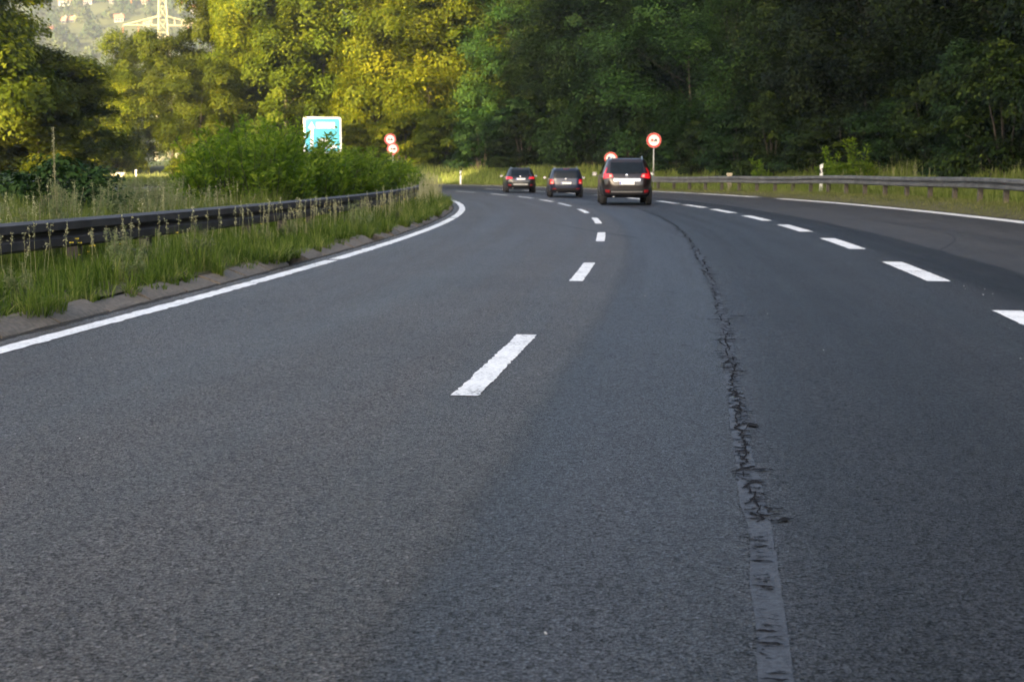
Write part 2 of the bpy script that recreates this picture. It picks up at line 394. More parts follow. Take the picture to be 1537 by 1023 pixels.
def stripe(mb, s0, s1, o0, o1, z=.005, rough=.006, step=.12, seed=0):
    """painted stripe with a slightly worn edge"""
    n = max(3, int((s1 - s0) / step)); S = np.linspace(s0, s1, n)
    rg = np.random.default_rng(seed)
    a = o0 + rg.normal(0, rough, n); b = o1 + rg.normal(0, rough, n)
    X0, Y0 = pt(S, a); X1, Y1 = pt(S, b)
    V = np.stack([np.stack([X0, Y0, np.full(n, z)], 1), np.stack([X1, Y1, np.full(n, z)], 1)], 1).reshape(-1, 3)
    mb.add(V, [(2 * i, 2 * i + 1, 2 * i + 3, 2 * i + 2) for i in range(n - 1)])

mb = MB()
for k, (a, b) in enumerate([(-22, 19.05), (19.25, 35.4), (35.75, 52), (52.3, 70), (70.3, 190)]):
    stripe(mb, a, b, -3.56, -3.385, seed=k, rough=.008, step=.1 if a < 30 else .4)
tag(mb.build('edge_line', M['paint']), kind='structure')
mb = MB()
for k, (a, b) in enumerate([(-8.5, -5.4), (-.3, 2.6), (7.85, 10.75), (15.85, 18.9), (24.35, 27.65), (32, 35.6), (39.2, 42.9), (46.2, 50), (52, 55.6), (57.6, 61.2), (63.9, 67.6), (71, 74.8), (79, 83), (87, 91), (95, 99)]):
    stripe(mb, a, b, -.075, .075, seed=20 + k, rough=.0045, step=.05 if a < 20 else .2)
tag(mb.build('lane_line', M['paint']), kind='structure')
mb = MB()
for k, a in enumerate([-3, 3.4, 9.9, 16.25, 22.4, 28.2, 33.8, 39.3, 44.2, 49, 54.3, 60, 66, 72, 78]):
    stripe(mb, a, a + 3.05 + .01 * a, 3.84, 4.10, seed=50 + k, rough=.004, step=.06 if a < 20 else .2)
tag(mb.build('block_line', M['paint']), kind='structure')
mb = MB()
for k, (a, b) in enumerate([(-22, 31.9), (32.0, 42.3), (42.4, 56), (58.5, 66), (66.4, 100), (100.3, 190)]):
    stripe(mb, a, b, 9.38, 9.82, seed=80 + k, rough=.008, step=.3)
tag(mb.build('right_edge_line', M['paint']), kind='structure')
mb = MB()
for o in (-10.9, -17.0): stripe(mb, -20, 190, o - .1, o + .1, seed=95, step=.5)
tag(mb.build('oncoming_edge_line', M['paint']), kind='structure')

# kerb: sloping stones of about a metre with open joints
mb = MB(); s = -6.0
while s < 120:
    L = 1.0 if s < 60 else 2.0
    if not (17.2 < s < 18.6) and not (R_.random() < .06 and s > 4):
        j = R_.uniform(-.022, .012); q = R_.uniform(-.028, .02); g = R_.uniform(.016, .045)
        prof = [(-3.76, -.05), (-3.765, .015), (-3.80, .035), (-3.94, .095), (-3.97, .102), (-4.03, .098), (-4.03, -.05)]
        V = []; n = len(prof)
        for ss in (s + g, s + L * .33, s + L * .67, s + L - g):
            for o, z in prof:
                X, Y = pt(ss, o + j + R_.uniform(-.006, .006)); V.append((X, Y, z + (q * z / .1 if z > 0 else 0) + R_.uniform(-.006, .006)))
        F = [tuple(range(n)), tuple(3 * n + k for k in range(n - 1, -1, -1))]
        for r in range(3):
            for k in range(n): F.append((r * n + k, r * n + n + k, r * n + n + (k + 1) % n, r * n + (k + 1) % n))
        mb.add(V, F)
    s += L
tag(mb.build('kerb', M['kerb']), kind='structure')
mb = MB(); stripe(mb, -6, 120, -3.80, -3.725, z=.0045, rough=.013, step=.09, seed=7); tag(mb.build('gutter_dirt', M['gutterdirt']), kind='structure')

# repaired joint between the two paving strips: pale sealant band and the cracks that broke it up
CO = lambda s: np.interp(s, [2, 4.3, 5.1, 6.2, 7.5, 9.5, 12.6, 16.2, 22.5, 28.9, 35.2, 41.5, 60], [1.485, 1.50, 1.50, 1.475, 1.475, 1.475, 1.49, 1.48, 1.49, 1.57, 1.66, 1.80, 2.1])
rg = np.random.default_rng(3)
n = 1800; S = np.linspace(2.0, 26, n)
def smooth_noise(n, k, amp):
    a = rg.normal(0, 1, n + k); a = np.convolve(a, np.hanning(k) / np.sqrt((np.hanning(k) ** 2).sum()), 'same')[:n]; return a * amp
wl = .042 + smooth_noise(n, 60, .0028) + smooth_noise(n, 8, .0028) * sstep(3.5, 6, S); wr = .042 + smooth_noise(n, 60, .0028) + smooth_noise(n, 8, .0028) * sstep(3.5, 6, S)
fade = (1 - .35 * sstep(8.5, 13.5, S)) * (1 - .5 * sstep(18, 26, S))
mb = MB(); a = CO(S) - wl * fade; b = CO(S) + wr * fade
X0, Y0 = pt(S, a); X1, Y1 = pt(S, b)
mb.add(np.stack([np.stack([X0, Y0, np.full(n, .004)], 1), np.stack([X1, Y1, np.full(n, .004)], 1)], 1).reshape(-1, 3), [(2 * i, 2 * i + 1, 2 * i + 3, 2 * i + 2) for i in range(n - 1)])
tag(mb.build('joint_sealant', M['seal']), kind='structure')
mb = MB()
def sliver(s, o, ln, wd, ang, z=.008, n=9):
    """thin ragged lens lying on the road; ang 0 = straight across the lane"""
    t = np.linspace(-1, 1, n); mid = np.cumsum(rg.normal(0, wd * .35, n)); mid -= mid.mean()
    h = wd * .5 * (1 - t ** 2) ** .6 * (1 + rg.normal(0, .35, n)).clip(.2); h[0] = h[-1] = 0.0005
    du = t * ln / 2; dv = mid
    P = []
    for sg in (-1, 1):
        uu = du; vv = dv + sg * h
        oo = o + uu * math.cos(ang) - vv * math.sin(ang); ss = s + uu * math.sin(ang) + vv * math.cos(ang)
        X, Y = pt(ss, oo); P.append(np.stack([X, Y, np.full(n, z)], 1))
    mb.add(np.concatenate(P), [(i, i + 1, n + i + 1, n + i) for i in range(n - 1)])
zc = 0
def sl(s, o, ln, wd, ang):
    global zc
    zc = (zc + 1) % 40; sliver(s, o, ln, wd, ang, .0065 + zc * .00008)
for s0, dens in ((2.0, 24), (3.0, 26), (4.0, 34), (4.6, 26)):
    for _ in range(dens): sl(s0 + rg.random(), 1.49 + rg.normal(0, .02), rg.uniform(.012, .045), rg.uniform(.003, .008), rg.normal(0, .35))
for s0 in (2.95, 3.05, 3.3, 3.36, 3.62, 3.9, 4.0, 4.42, 4.7, 4.95, 5.25): sl(s0, 1.49, .075, .012, rg.normal(0, .1)); sl(s0 + .05, 1.5, .06, .007, rg.normal(0, .3))
for s0 in np.arange(5.2, 9.2, .034): sl(s0 + rg.normal(0, .02), CO(s0) + rg.normal(.005, .02), rg.uniform(.03, .09), rg.uniform(.006, .022), rg.normal(0, .35))
for s0 in np.arange(5.3, 9.2, .10): sl(s0, CO(s0) + .015 * math.sin(s0 * 5), rg.uniform(.08, .2), rg.uniform(.005, .014), math.pi / 2 + rg.normal(0, .25))
for s0, o, ln, wd in ((5.25, 1.58, .10, .03), (5.32, 1.55, .09, .02), (5.42, 1.56, .08, .025), (7.1, 1.53, .08, .08), (9.0, 1.50, .16, .03), (9.15, 1.44, .12, .03), (6.1, 1.54, .1, .03), (10.6, 1.47, .17, .04), (12.3, 1.62, .2, .03), (12.0, 1.40, .14, .03)): sl(s0, o, ln, wd, rg.normal(0, .15))
for s0 in np.arange(9.2, 17, .06): sl(s0 + rg.normal(0, .03), CO(s0) + rg.normal(0, .035), rg.uniform(.04, .16), rg.uniform(.007, .022), rg.normal(0, .3))
for s0 in np.arange(9.2, 17, .12): sl(s0, CO(s0) + rg.normal(0, .02), rg.uniform(.12, .4), rg.uniform(.005, .012), math.pi / 2 + rg.normal(0, .15))
for s0 in np.arange(17, 46, .30): sl(s0, CO(s0) + rg.normal(0, .04), rg.uniform(.05, .22), rg.uniform(.02, .05), rg.normal(0, .3))
for s0 in np.arange(17, 46, .36): sl(s0, CO(s0) + rg.normal(0, .03), rg.uniform(.3, .8), rg.uniform(.012, .035), math.pi / 2 + rg.normal(0, .06))
for s0, o, ln in ((9.7, .98, .10), (10.2, 1.18, .09), (14.5, 1.05, .22), (5.6, 1.95, .03), (11.6, 1.9, .12), (18.3, .75, .3)): sl(s0, o, ln, .015, rg.normal(0, .2))
tag(mb.build('road_crack', M['crack']), kind='structure')

# thin curved rubber marks left on the right-hand lanes and the left lane
def gnd(u, v, z=0.0):
    b = (511.5 - v) / FPX; c, sn = math.cos(PITCH), math.sin(PITCH)
    d = ((u - 768.5) / FPX, c + b * sn, -sn + b * c); k = (z - EYE) / d[2]
    return d[0] * k, d[1] * k
mb = MB()
for path, wd in (([(1200, 412), (1290, 402), (1370, 389), (1412, 376), (1434, 362), (1432, 354), (1405, 345), (1350, 337), (1290, 327)], .05), ([(820, 334), (870, 343), (915, 351), (958, 357)], .10)):
    P = np.array([gnd(*p) for p in path]); t = np.linspace(0, len(P) - 1, 60)
    Q = np.stack([np.interp(t, np.arange(len(P)), P[:, k]) for k in (0, 1)], 1)
    for _ in range(6): Q[1:-1] = (Q[:-2] + 2 * Q[1:-1] + Q[2:]) / 4
    T = np.gradient(Q, axis=0); T /= np.linalg.norm(T, axis=1)[:, None]; Nn = np.stack([-T[:, 1], T[:, 0]], 1)
    ww = wd * np.linspace(.35, 1, 60)[:, None] * (1 + .2 * np.sin(t * 9)[:, None])
    V = np.concatenate([np.c_[Q - Nn * ww / 2, np.full(60, .0022)], np.c_[Q + Nn * ww / 2, np.full(60, .0022)]])
    mb.add(V, [(i, i + 1, 61 + i, 60 + i) for i in range(59)])
tag(mb.build('tyre_mark', M['tyremark']), kind='structure')
mb = MB()
for _ in range(40):
    s = 3 + 22 * R_.random() ** 1.6; o = R_.uniform(-3.2, 8); X, Y = pt(s, o); r = R_.uniform(.002, .005); a = R_.random() * 3
    mb.box((X, Y, r * .4 + .001), (r * R_.uniform(1, 3.0), r, r * .8), a)
for _ in range(9):
    s = R_.uniform(12, 16); X, Y = pt(s, R_.uniform(4.0, 4.7)); r = R_.uniform(.004, .009); mb.box((X, Y, r * .4), (r * 1.6, r, r * .8), R_.random() * 3)
tag(mb.build('road_grit', M['grit']), 'pale loose grit scattered on the dark asphalt', 'grit', kind='stuff')

# ------------------------------------------------------------------ foliage helpers
def leaf_quads(C, Nn, L, wid=.55, fold=.12, rng=NP):
    n = len(C)
    Nn = Nn / (np.linalg.norm(Nn, axis=1)[:, None] + 1e-9)
    r = rng.normal(size=(n, 3)); t = r - (r * Nn).sum(1)[:, None] * Nn; t /= np.linalg.norm(t, axis=1)[:, None] + 1e-9
    b = np.cross(Nn, t); L = np.broadcast_to(L, (n,))[:, None]
    Q = np.empty((n, 4, 3))
    Q[:, 0] = C - t * L * .5; Q[:, 2] = C + t * L * .5
    Q[:, 1] = C + b * L * wid * .5 + Nn * L * fold - t * L * .05; Q[:, 3] = C - b * L * wid * .5 + Nn * L * fold - t * L * .05
    return Q

def crown_leaves(seed, H, R, base, nl, ncl, nleaf, L, cs=None, flat=.42, prof=None):
    """lobes on limbs, leaf sprays on the lobes: returns quads, per-leaf random, lobe centres"""
    rng = np.random.default_rng(seed)
    prof = prof or (lambda t: np.sqrt(np.clip(1 - ((t - .42) / .60) ** 2, .05, 1)))
    cs = cs or R * .165
    lob = []
    for i in range(nl):
        t = base + (1 - base) * ((i + rng.random() * .9) / nl); a = i * 2.4 + rng.normal(0, .5)
        tt = (t - base) / (1 - base); e = R * prof(tt)
        r = e * rng.uniform(.30, .78); lr = R * rng.uniform(.26, .46) * (.75 + .25 * prof(tt))
        lob.append((r * math.cos(a), r * math.sin(a), min(t * H, H - lr * .6), lr))
    lob = np.array(lob)
    k = rng.integers(0, nl, ncl); c = lob[k]
    d = rng.normal(size=(ncl, 3)); d /= np.linalg.norm(d, axis=1)[:, None]
    d[:, 2] = np.where(d[:, 2] < -.45, -d[:, 2], d[:, 2])
    P = c[:, :3] + d * (c[:, 3] * rng.uniform(.55, 1.12, ncl))[:, None] * np.array([1, 1, .8])
    csz = cs * rng.uniform(.55, 1.5, ncl)
    tone = rng.normal(0, .19, ncl)
    q = rng.integers(0, ncl, nleaf)
    rad = np.sqrt(rng.random(nleaf)) * 1.25; an = rng.random(nleaf) * 2 * math.pi
    dx = rad * np.cos(an); dy = rad * np.sin(an)
    C = P[q] + np.stack([dx * csz[q], dy * csz[q], (rng.normal(0, .22, nleaf) * flat * 2 - .22 * rad ** 2) * csz[q]], 1)
    Nn = np.array([0, 0, .55]) + d[q] * .75 + rng.normal(0, .26, (nleaf, 3)) + np.stack([dx, dy, 0 * dx], 1) * .3
    C[:, 2] = np.maximum(C[:, 2], .04)
    Q = leaf_quads(C, Nn, L * rng.uniform(.6, 1.35, nleaf), rng=rng)
    rnd = np.clip(.45 + tone[q] + rng.normal(0, .17, nleaf), 0, 1)
    return Q, rnd, lob

def limb_mesh(seed, H, lob, r0, top=.8):
    rng = np.random.default_rng(seed + 77); mb = MB()
    zs = np.linspace(-.4, H * top, 9); wob = np.cumsum(rng.normal(0, H * .006, (9, 2)), 0); wob[0] = 0
    P = np.c_[wob, zs]; rr = r0 * (1 - .85 * np.linspace(0, 1, 9) ** .8); rr[0] *= 1.35
    mb.tube(P, rr, 9)
    for l in lob:
        z0 = max(.12 * H, min(l[2] - np.hypot(l[0], l[1]) * .7, H * top * .95)); k = np.interp(z0, zs, np.arange(9))
        b = np.array([np.interp(z0, zs, P[:, 0]), np.interp(z0, zs, P[:, 1]), z0]); e = l[:3]
        m = (b + e) / 2 + np.array([0, 0, -.06 * np.linalg.norm(e - b)]) + rng.normal(0, .05 * np.linalg.norm(e - b), 3)
        t = np.linspace(0, 1, 6)[:, None]; Q = (1 - t) ** 2 * b + 2 * t * (1 - t) * m + t * t * e
        ra = np.interp(z0, zs, rr) * .5; mb.tube(Q, np.linspace(ra, ra * .18, 6), 6)
    return mb

TP = {}
def tree_proto(key, seed, H, R, base, nl, ncl, nleaf, L, leaf, r0, top=.8, name='broadleaf_tree', prof=None, flat=.42, cs=None):
    root = empty(name)
    Q, rnd, lob = crown_leaves(seed, H, R, base, nl, ncl, nleaf, L, prof=prof, flat=flat, cs=cs)
    quads_obj('crown', Q, M[leaf], root, rnd)
    limb_mesh(seed, H, lob, r0, top).build('trunk', M['trunk'], root, smooth=True)
    TP[key] = [root, False, H]
    return root

def place(key, X, Y, z, h=None, rz=0.0, sxy=None, label=None, cat='tree', group=None, leaf=None):
    p = TP[key]
    if not p[1]: o = p[0]; p[1] = True
    else: o = copy_tree(p[0])
    k = (h / p[2]) if h else 1.0; kx = sxy if sxy else k
    o.location = (float(X), float(Y), float(z)); o.rotation_euler = (0, 0, rz); o.scale = (kx, kx, k)
    if leaf:
        for c in o.children:
            if c.name.startswith(('crown', 'foliage')):
                c.material_slots[0].link = 'OBJECT'; c.material_slots[0].material = M[leaf]
    return tag(o, label, cat, group)

full = lambda t: np.sqrt(np.clip(1 - ((t - .40) / .64) ** 2, .12, 1)) * (1 + .12 * np.sin(t * 9))
tree_proto('near0', 1, 14, 4.6, .03, 28, 300, 80000, .15, 'leaf_forest_shaded', .13, top=.45, prof=full, flat=1.0)
tree_proto('near1', 2, 14, 4.8, .05, 26, 270, 78000, .16, 'leaf_forest_shaded', .13, top=.45, prof=full, flat=.9)
tree_proto('near2', 3, 14, 4.2, .02, 30, 300, 80000, .14, 'leaf_dark', .12, top=.45, prof=full, flat=1.1)
tree_proto('mid0', 4, 16, 4.8, .08, 22, 250, 62000, .26, 'leaf_gold_sunlit', .26, prof=full, flat=.95)
tree_proto('mid1', 5, 16, 4.5, .10, 20, 230, 56000, .26, 'leaf_olive', .25, prof=full, flat=.95)
tree_proto('mid2', 6, 16, 5.0, .06, 24, 260, 62000, .25, 'leaf_gold_sunlit', .27, prof=full, flat=1.0)
tree_proto('open0', 7, 16, 4.4, .26, 17, 260, 24000, .27, 'leaf_gold_sunlit', .24, top=.85, flat=.8)

def shrub_proto(key, seed, H, R, nl, ncl, nleaf, L, leaf, name='bush', flat=.5, wid=.42, cs=None):
    root = empty(name); rng = np.random.default_rng(seed)
    dome = lambda t: np.sqrt(np.clip(1 - (t * .98) ** 2, .08, 1))
    Q, rnd, lob = crown_leaves(seed, H, R, .04, nl, ncl, nleaf, L, prof=dome, flat=flat, cs=cs)
    quads_obj('foliage', Q, M[leaf], root, rnd)
    mb = MB()
    for l in lob:
        e = l[:3]; b = np.array([e[0] * .15, e[1] * .15, -.1]); m = (b + e) / 2 + np.array([0, 0, .15 * H])
        t = np.linspace(0, 1, 5)[:, None]; mb.tube((1 - t) ** 2 * b + 2 * t * (1 - t) * m + t * t * e, np.linspace(.03, .006, 5) * H / 2, 5)
    mb.build('stem', M['trunk'], root, smooth=True)
    TP[key] = [root, False, H]

def upright_bush(key, seed, H, R, nst, nleaf, L, leaf, name='bush'):
    """many whippy shoots, each lined with narrow leaves pointing up and out"""
    root = empty(name); rng = np.random.default_rng(seed); mb = MB(); C = []; T = []; tone = []
    per = nleaf // nst
    for i in range(nst):
        a = rng.random() * 6.283; rr = R * math.sqrt(rng.random()); bx, by = rr * math.cos(a), rr * math.sin(a)
        hh = H * (1 - .55 * (rr / R) ** 2) * rng.uniform(.62, 1.06)
        lean = rng.uniform(.05, .32) * hh
        ex, ey = bx + math.cos(a) * lean + rng.normal(0, .12), by + math.sin(a) * lean + rng.normal(0, .12)
        t = np.linspace(0, 1, 6)[:, None]
        b = np.array([bx * .75, by * .75, -.05]); m = np.array([bx, by, hh * .6]); e = np.array([ex, ey, hh])
        P = (1 - t) ** 2 * b + 2 * t * (1 - t) * m + t * t * e
        mb.tube(P, np.linspace(.010, .003, 6), 4, cap=False)
        u = .22 + .78 * rng.random(per) ** .8; uu = u[:, None]
        c = (1 - uu) ** 2 * b + 2 * uu * (1 - uu) * m + uu * uu * e
        sp = .085 * (1.35 - u * .8); az = rng.random(per) * 6.283
        dirv = np.stack([np.cos(az), np.sin(az), rng.uniform(.1, 1.1, per)], 1)
        C.append(c + dirv * sp[:, None] * rng.uniform(.3, 1.2, per)[:, None]); T.append(dirv); tone.append(np.full(per, rng.normal(0, .14)) + (u - .5) * .25)
    C = np.concatenate(C); T = np.concatenate(T); tone = np.concatenate(tone); n = len(C)
    T = T + rng.normal(0, .25, (n, 3)); T /= np.linalg.norm(T, axis=1)[:, None]
    r = rng.normal(size=(n, 3)) + np.array([0, 0, .6]); Nn = r - (r * T).sum(1)[:, None] * T; Nn /= np.linalg.norm(Nn, axis=1)[:, None]; B = np.cross(Nn, T)
    Ls = (L * rng.uniform(.6, 1.3, n))[:, None]; Q = np.empty((n, 4, 3))
    Q[:, 0] = C; Q[:, 2] = C + T * Ls - Nn * Ls * .12; Q[:, 1] = C + T * Ls * .45 + B * Ls * .17; Q[:, 3] = C + T * Ls * .45 - B * Ls * .17
    quads_obj('foliage', Q, M[leaf], root, np.clip(.45 + tone + rng.normal(0, .15, n), 0, 1))
    mb.build('stem', M['trunk'], root)
    TP[key] = [root, False, H]

ORD = ['first', 'second', 'third', 'fourth', 'fifth', 'sixth', 'seventh', 'eighth', 'ninth', 'tenth', 'eleventh', 'twelfth', 'thirteenth', 'fourteenth', 'fifteenth', 'sixteenth', 'seventeenth', 'eighteenth', 'nineteenth', 'twentieth', 'twenty-first', 'twenty-second', 'twenty-third', 'twenty-fourth']

# ------------------------------------------------------------------ shaded forest right of the road
front = [(27, 17.5), (33, 18.3), (39, 17.2), (45, 18.6), (51, 17.6), (57.5, 18.8), (64, 17.4), (70.5, 18.6), (77, 17.2), (83.5, 18.5), (90, 17.4), (96, 18.6)]
for i, (s, o) in enumerate(front):
    o += R_.uniform(-.6, .6); X, Y = pt(s, o)
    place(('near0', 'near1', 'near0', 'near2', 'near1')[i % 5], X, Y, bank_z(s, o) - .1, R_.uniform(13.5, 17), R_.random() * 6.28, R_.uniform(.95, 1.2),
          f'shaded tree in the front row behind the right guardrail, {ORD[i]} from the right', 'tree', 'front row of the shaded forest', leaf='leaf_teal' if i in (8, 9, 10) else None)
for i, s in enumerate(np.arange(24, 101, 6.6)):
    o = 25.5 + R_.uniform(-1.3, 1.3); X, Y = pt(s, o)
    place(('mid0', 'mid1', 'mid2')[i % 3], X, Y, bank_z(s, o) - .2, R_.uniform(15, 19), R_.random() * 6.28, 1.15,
          'dark tree in the back row of the shaded forest right of the road', 'tree', 'back row of the shaded forest', leaf='leaf_forest_shaded')

for i, s in enumerate(np.arange(62, 104, 7.0)):
    o = 34 + R_.uniform(-1, 1); X, Y = pt(s, o)
    place(('mid1', 'mid2')[i % 2], X, Y, bank_z(s, o) - .2, R_.uniform(15, 18), R_.random() * 6.28, 1.2, 'dark tree in the back row of the shaded forest right of the road', 'tree', 'back row of the shaded forest', leaf='leaf_forest_shaded')

# undergrowth in front of the trees
shrub_proto('under0', 21, 3.2, 2.0, 12, 300, 17000, .12, 'leaf_forest_shaded', name='shrub')
shrub_proto('under1', 22, 2.6, 1.9, 11, 280, 15000, .11, 'leaf_dark', name='shrub')
i = 0
for s in np.arange(28, 104, 3.7):
    o = 14.6 + R_.uniform(-.5, .7) + (1.2 if s > 78 else 0); X, Y = pt(s, o)
    place('under0' if i % 2 else 'under1', X, Y, bank_z(s, o) - .1, R_.uniform(2.4, 4.6), R_.random() * 6.28, R_.uniform(.95, 1.35),
          f'dark shrub at the foot of the shaded forest, {ORD[i]} from the right', 'shrub', 'shrubs along the foot of the forest'); i += 1
upright_bush('sapling', 31, 2.3, .55, 16, 1700, .17, 'leaf_bush', name='sapling')
for s, o, h, lb in ((56.0, 12.9, 2.2, 'bright green sapling with broad leaves beside the white marker post behind the right guardrail'), (59.5, 13.3, 1.8, 'light green sapling to the left of the white marker post, against dark trees'), (66.5, 13.0, 1.5, 'small light green sapling above the right guardrail, just right of the beige stub post')):
    X, Y = pt(s, o); place('sapling', X, Y, bank_z(s, o), h, R_.random() * 6, h / 2.3 * 1.15, lb, 'sapling', 'saplings behind the right guardrail')

# ------------------------------------------------------------------ sunlit wood ahead, beyond the bend
def at_u(u, Y): return (u - 768.5) / FPX * Y
def on_ray(u, o):
    s = np.arange(20, 110, .1); X, Y = pt(s, o); k = int(np.argmin(abs(X - at_u(u, Y)))); return float(X[k]), float(Y[k])
wood = [  # photo column, distance, height, prototype, leaf, spread, label
    (770, 122, 15, 'near2', 'leaf_teal', 1.25, 'bluish green tree where the sunlit wood meets the shaded forest, above the black car'),
    (845, 117, 16, 'near0', 'leaf_forest_shaded', 1.2, 'dark tree rising directly behind the two cars ahead'),
    (712, 125, 17, 'mid2', 'leaf_olive', 1.15, 'tall tree half in sun and half in shade, right end of the sunlit wood'),
    (640, 124, 19, 'mid0', 'leaf_gold_sunlit', 1.15, 'brightest yellow-green tree, in full sun above the round red signs'),
    (560, 128, 18, 'mid2', 'leaf_gold_sunlit', 1.0, 'sunlit tree above the gap between blue board and round red signs'),
    (500, 131, 20, 'open0', 'leaf_olive', 1.1, 'olive tree with a bare orange-lit trunk, behind the blue direction board'),
    (435, 130, 19, 'mid1', 'leaf_olive', 1.15, 'broad olive-brown tree standing to the left of the blue board'),
    (375, 133, 17, 'mid0', 'leaf_gold_sunlit', .95, 'golden tree over the left half of the big median bush'),
    (335, 138, 18, 'mid1', 'leaf_olive', .95, 'tall tree at the left edge of the wood, just right of the bright sky gap'),
    (310, 128, 10.5, 'mid2', 'leaf_olive', .8, 'low yellow-green tree below the bright sky, right of the single trunk'),
    (262, 136, 12.6, 'open0', 'leaf_olive', .9, 'slender tree on one bare orange trunk, in front of the pylon foot'),
    (215, 150, 14.0, 'mid1', 'leaf_olive', 1.0, 'round hazy tree below the pylon, left of the slender tree'),
    (182, 138, 9.6, 'mid2', 'leaf_gold_sunlit', .7, 'small sunlit tree over the pair of yellow boxes beside the far road'),
    (118, 143, 9.0, 'mid0', 'leaf_gold_sunlit', .7, 'small sunlit tree behind the far white marker post'),
]
for i, (u, Y, h, k, lf, sx, lb) in enumerate(wood):
    X = at_u(u, Y); z = float(ground_z(X, Y)[0])
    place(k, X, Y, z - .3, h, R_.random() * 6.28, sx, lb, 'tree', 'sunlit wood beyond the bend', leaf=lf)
for i, (u, Y, h) in enumerate(((690, 136, 20), (610, 137, 21), (545, 140, 21), (465, 143, 22), (400, 146, 21), (760, 134, 19), (830, 128, 20), (900, 118, 19))):
    X = at_u(u, Y); z = float(ground_z(X, Y)[0])
    place(('mid1', 'mid2', 'mid0')[i % 3], X, Y, z - .3, h, R_.random() * 6.28, 1.15, 'tall tree in the back row of the sunlit wood beyond the bend', 'tree', 'back row of the sunlit wood', leaf='leaf_olive' if u < 720 else 'leaf_forest_shaded')  # leaf colour switches from lit to shaded tone across the row
shrub_proto('edge0', 23, 3.4, 2.4, 14, 280, 15000, .20, 'leaf_gold_sunlit', name='shrub', flat=.36)
for i, (u, Y, h, lf, lb) in enumerate(((420, 119, 3.6, 'leaf_olive', 'olive shrub at the wood edge left of the blue board'), (545, 119, 4.2, 'leaf_gold_sunlit', 'yellow shrub between the blue board and the round red signs'), (610, 117, 4.6, 'leaf_gold_sunlit', 'yellow shrub just behind the round red signs'), (665, 114, 4.4, 'leaf_olive', 'olive shrub to the right of the round red signs, partly shaded'), (720, 112, 4.0, 'leaf_teal', 'dark bluish shrub on the grass bank above the distant white post'), (780, 108, 4.4, 'leaf_teal', 'dark bluish shrub on the grass bank above the black car'), (840, 103, 4.2, 'leaf_teal', 'dark bluish shrub on the grass bank above the blue car'), (300, 122, 2.6, 'leaf_gold_sunlit', 'low golden shrub left of the median bush, in the sun'), (352, 123, 3.6, 'leaf_gold_sunlit', 'golden shrub showing just over the near median bush'))):
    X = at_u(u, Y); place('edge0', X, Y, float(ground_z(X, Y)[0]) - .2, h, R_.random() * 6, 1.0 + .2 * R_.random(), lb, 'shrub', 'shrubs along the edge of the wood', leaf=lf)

# trees left of the far carriageway
left = [
    (40, 77, 6.9, 'mid2', 'leaf_olive', .78, 'nearest tree at the left edge, dark below with a sunlit top'),
    (98, 79, 7.3, 'mid0', 'leaf_olive', .74, 'rounded tree left of the sky gap, yellow-green along its top'),
    (64, 75.5, 4.4, 'mid1', 'leaf_gold_sunlit', .52, 'low brownish tree behind the tall dead stalk'),
    (146, 137, 10.2, 'mid2', 'leaf_gold_sunlit', .8, 'bushy sunlit tree just right of the rounded left tree'),
    (0, 86, 15.0, 'mid1', 'leaf_gold_sunlit', .95, 'tall tree in the top left corner, dark against the bright hill'),
    (-70, 74, 17.0, 'mid2', 'leaf_olive', 1.1, 'tall tree standing just outside the left edge of the view'),
    (12, 84, 7.6, 'mid1', 'leaf_olive', .8, 'dark green tree filling the gap behind the nearest left tree'),
]
for u, Y, h, k, lf, sx, lb in left:
    X = at_u(u, Y); place(k, X, Y, float(ground_z(X, Y)[0]) - .3, h, R_.random() * 6.28, sx, lb, 'tree', 'trees left of the far carriageway', leaf=lf)

# ------------------------------------------------------------------ median bushes and weeds
upright_bush('med0', 41, 2.0, 1.35, 140, 14500, .118, 'leaf_bush')
upright_bush('med1', 42, 2.3, 1.5, 160, 16500, .12, 'leaf_bush')
bushes = [
    ('med0', 29.0, -7.2, 2.05, 1.0, 'bright leafy bush at the left end of the median hedge, behind the guardrail'),
    ('med1', 32.0, -7.3, 2.32, 1.1, 'tall bush in the middle of the median hedge, left of the blue board'),
    ('med0', 36, -6.9, 1.72, 1.1, 'dense bush below the left half of the blue board'),
    ('med1', 41, -6.7, 1.75, 1.05, 'dense bush directly below the right half of the blue board'),
    ('med0', 46.5, -6.4, 1.72, 1.1, 'bush between the blue board and the round red signs'),
    ('med1', 53, -6.1, 1.45, 1.0, 'bush just below the round red signs'),
    ('med0', 60, -5.7, 1.35, 1.0, 'smaller bush right of the round red signs'),
    ('med1', 66.5, -5.5, 1.1, .95, 'last low bush of the median hedge, where the road bends away'),
]
for k, s, o, h, sx, lb in bushes:
    X, Y = pt(s, o); place(k, X, Y, .1, h, R_.random() * 6.28, sx, lb, 'bush', 'bushes of the median hedge')
shrub_proto('bramble', 24, 1.0, .95, 9, 200, 5200, .085, 'leaf_bramble', name='bramble')
for s, o, h, lb in ((23.5, -9.0, 1.25, 'dark bramble in the median at the left edge of the view'), (26.0, -10.0, .95, 'dark bramble in the median just left of the tall dead stalk')):
    X, Y = pt(s, o); place('bramble', X, Y, .1, h, 1.0 * s, 1.25, lb, 'bramble', 'brambles in the median')

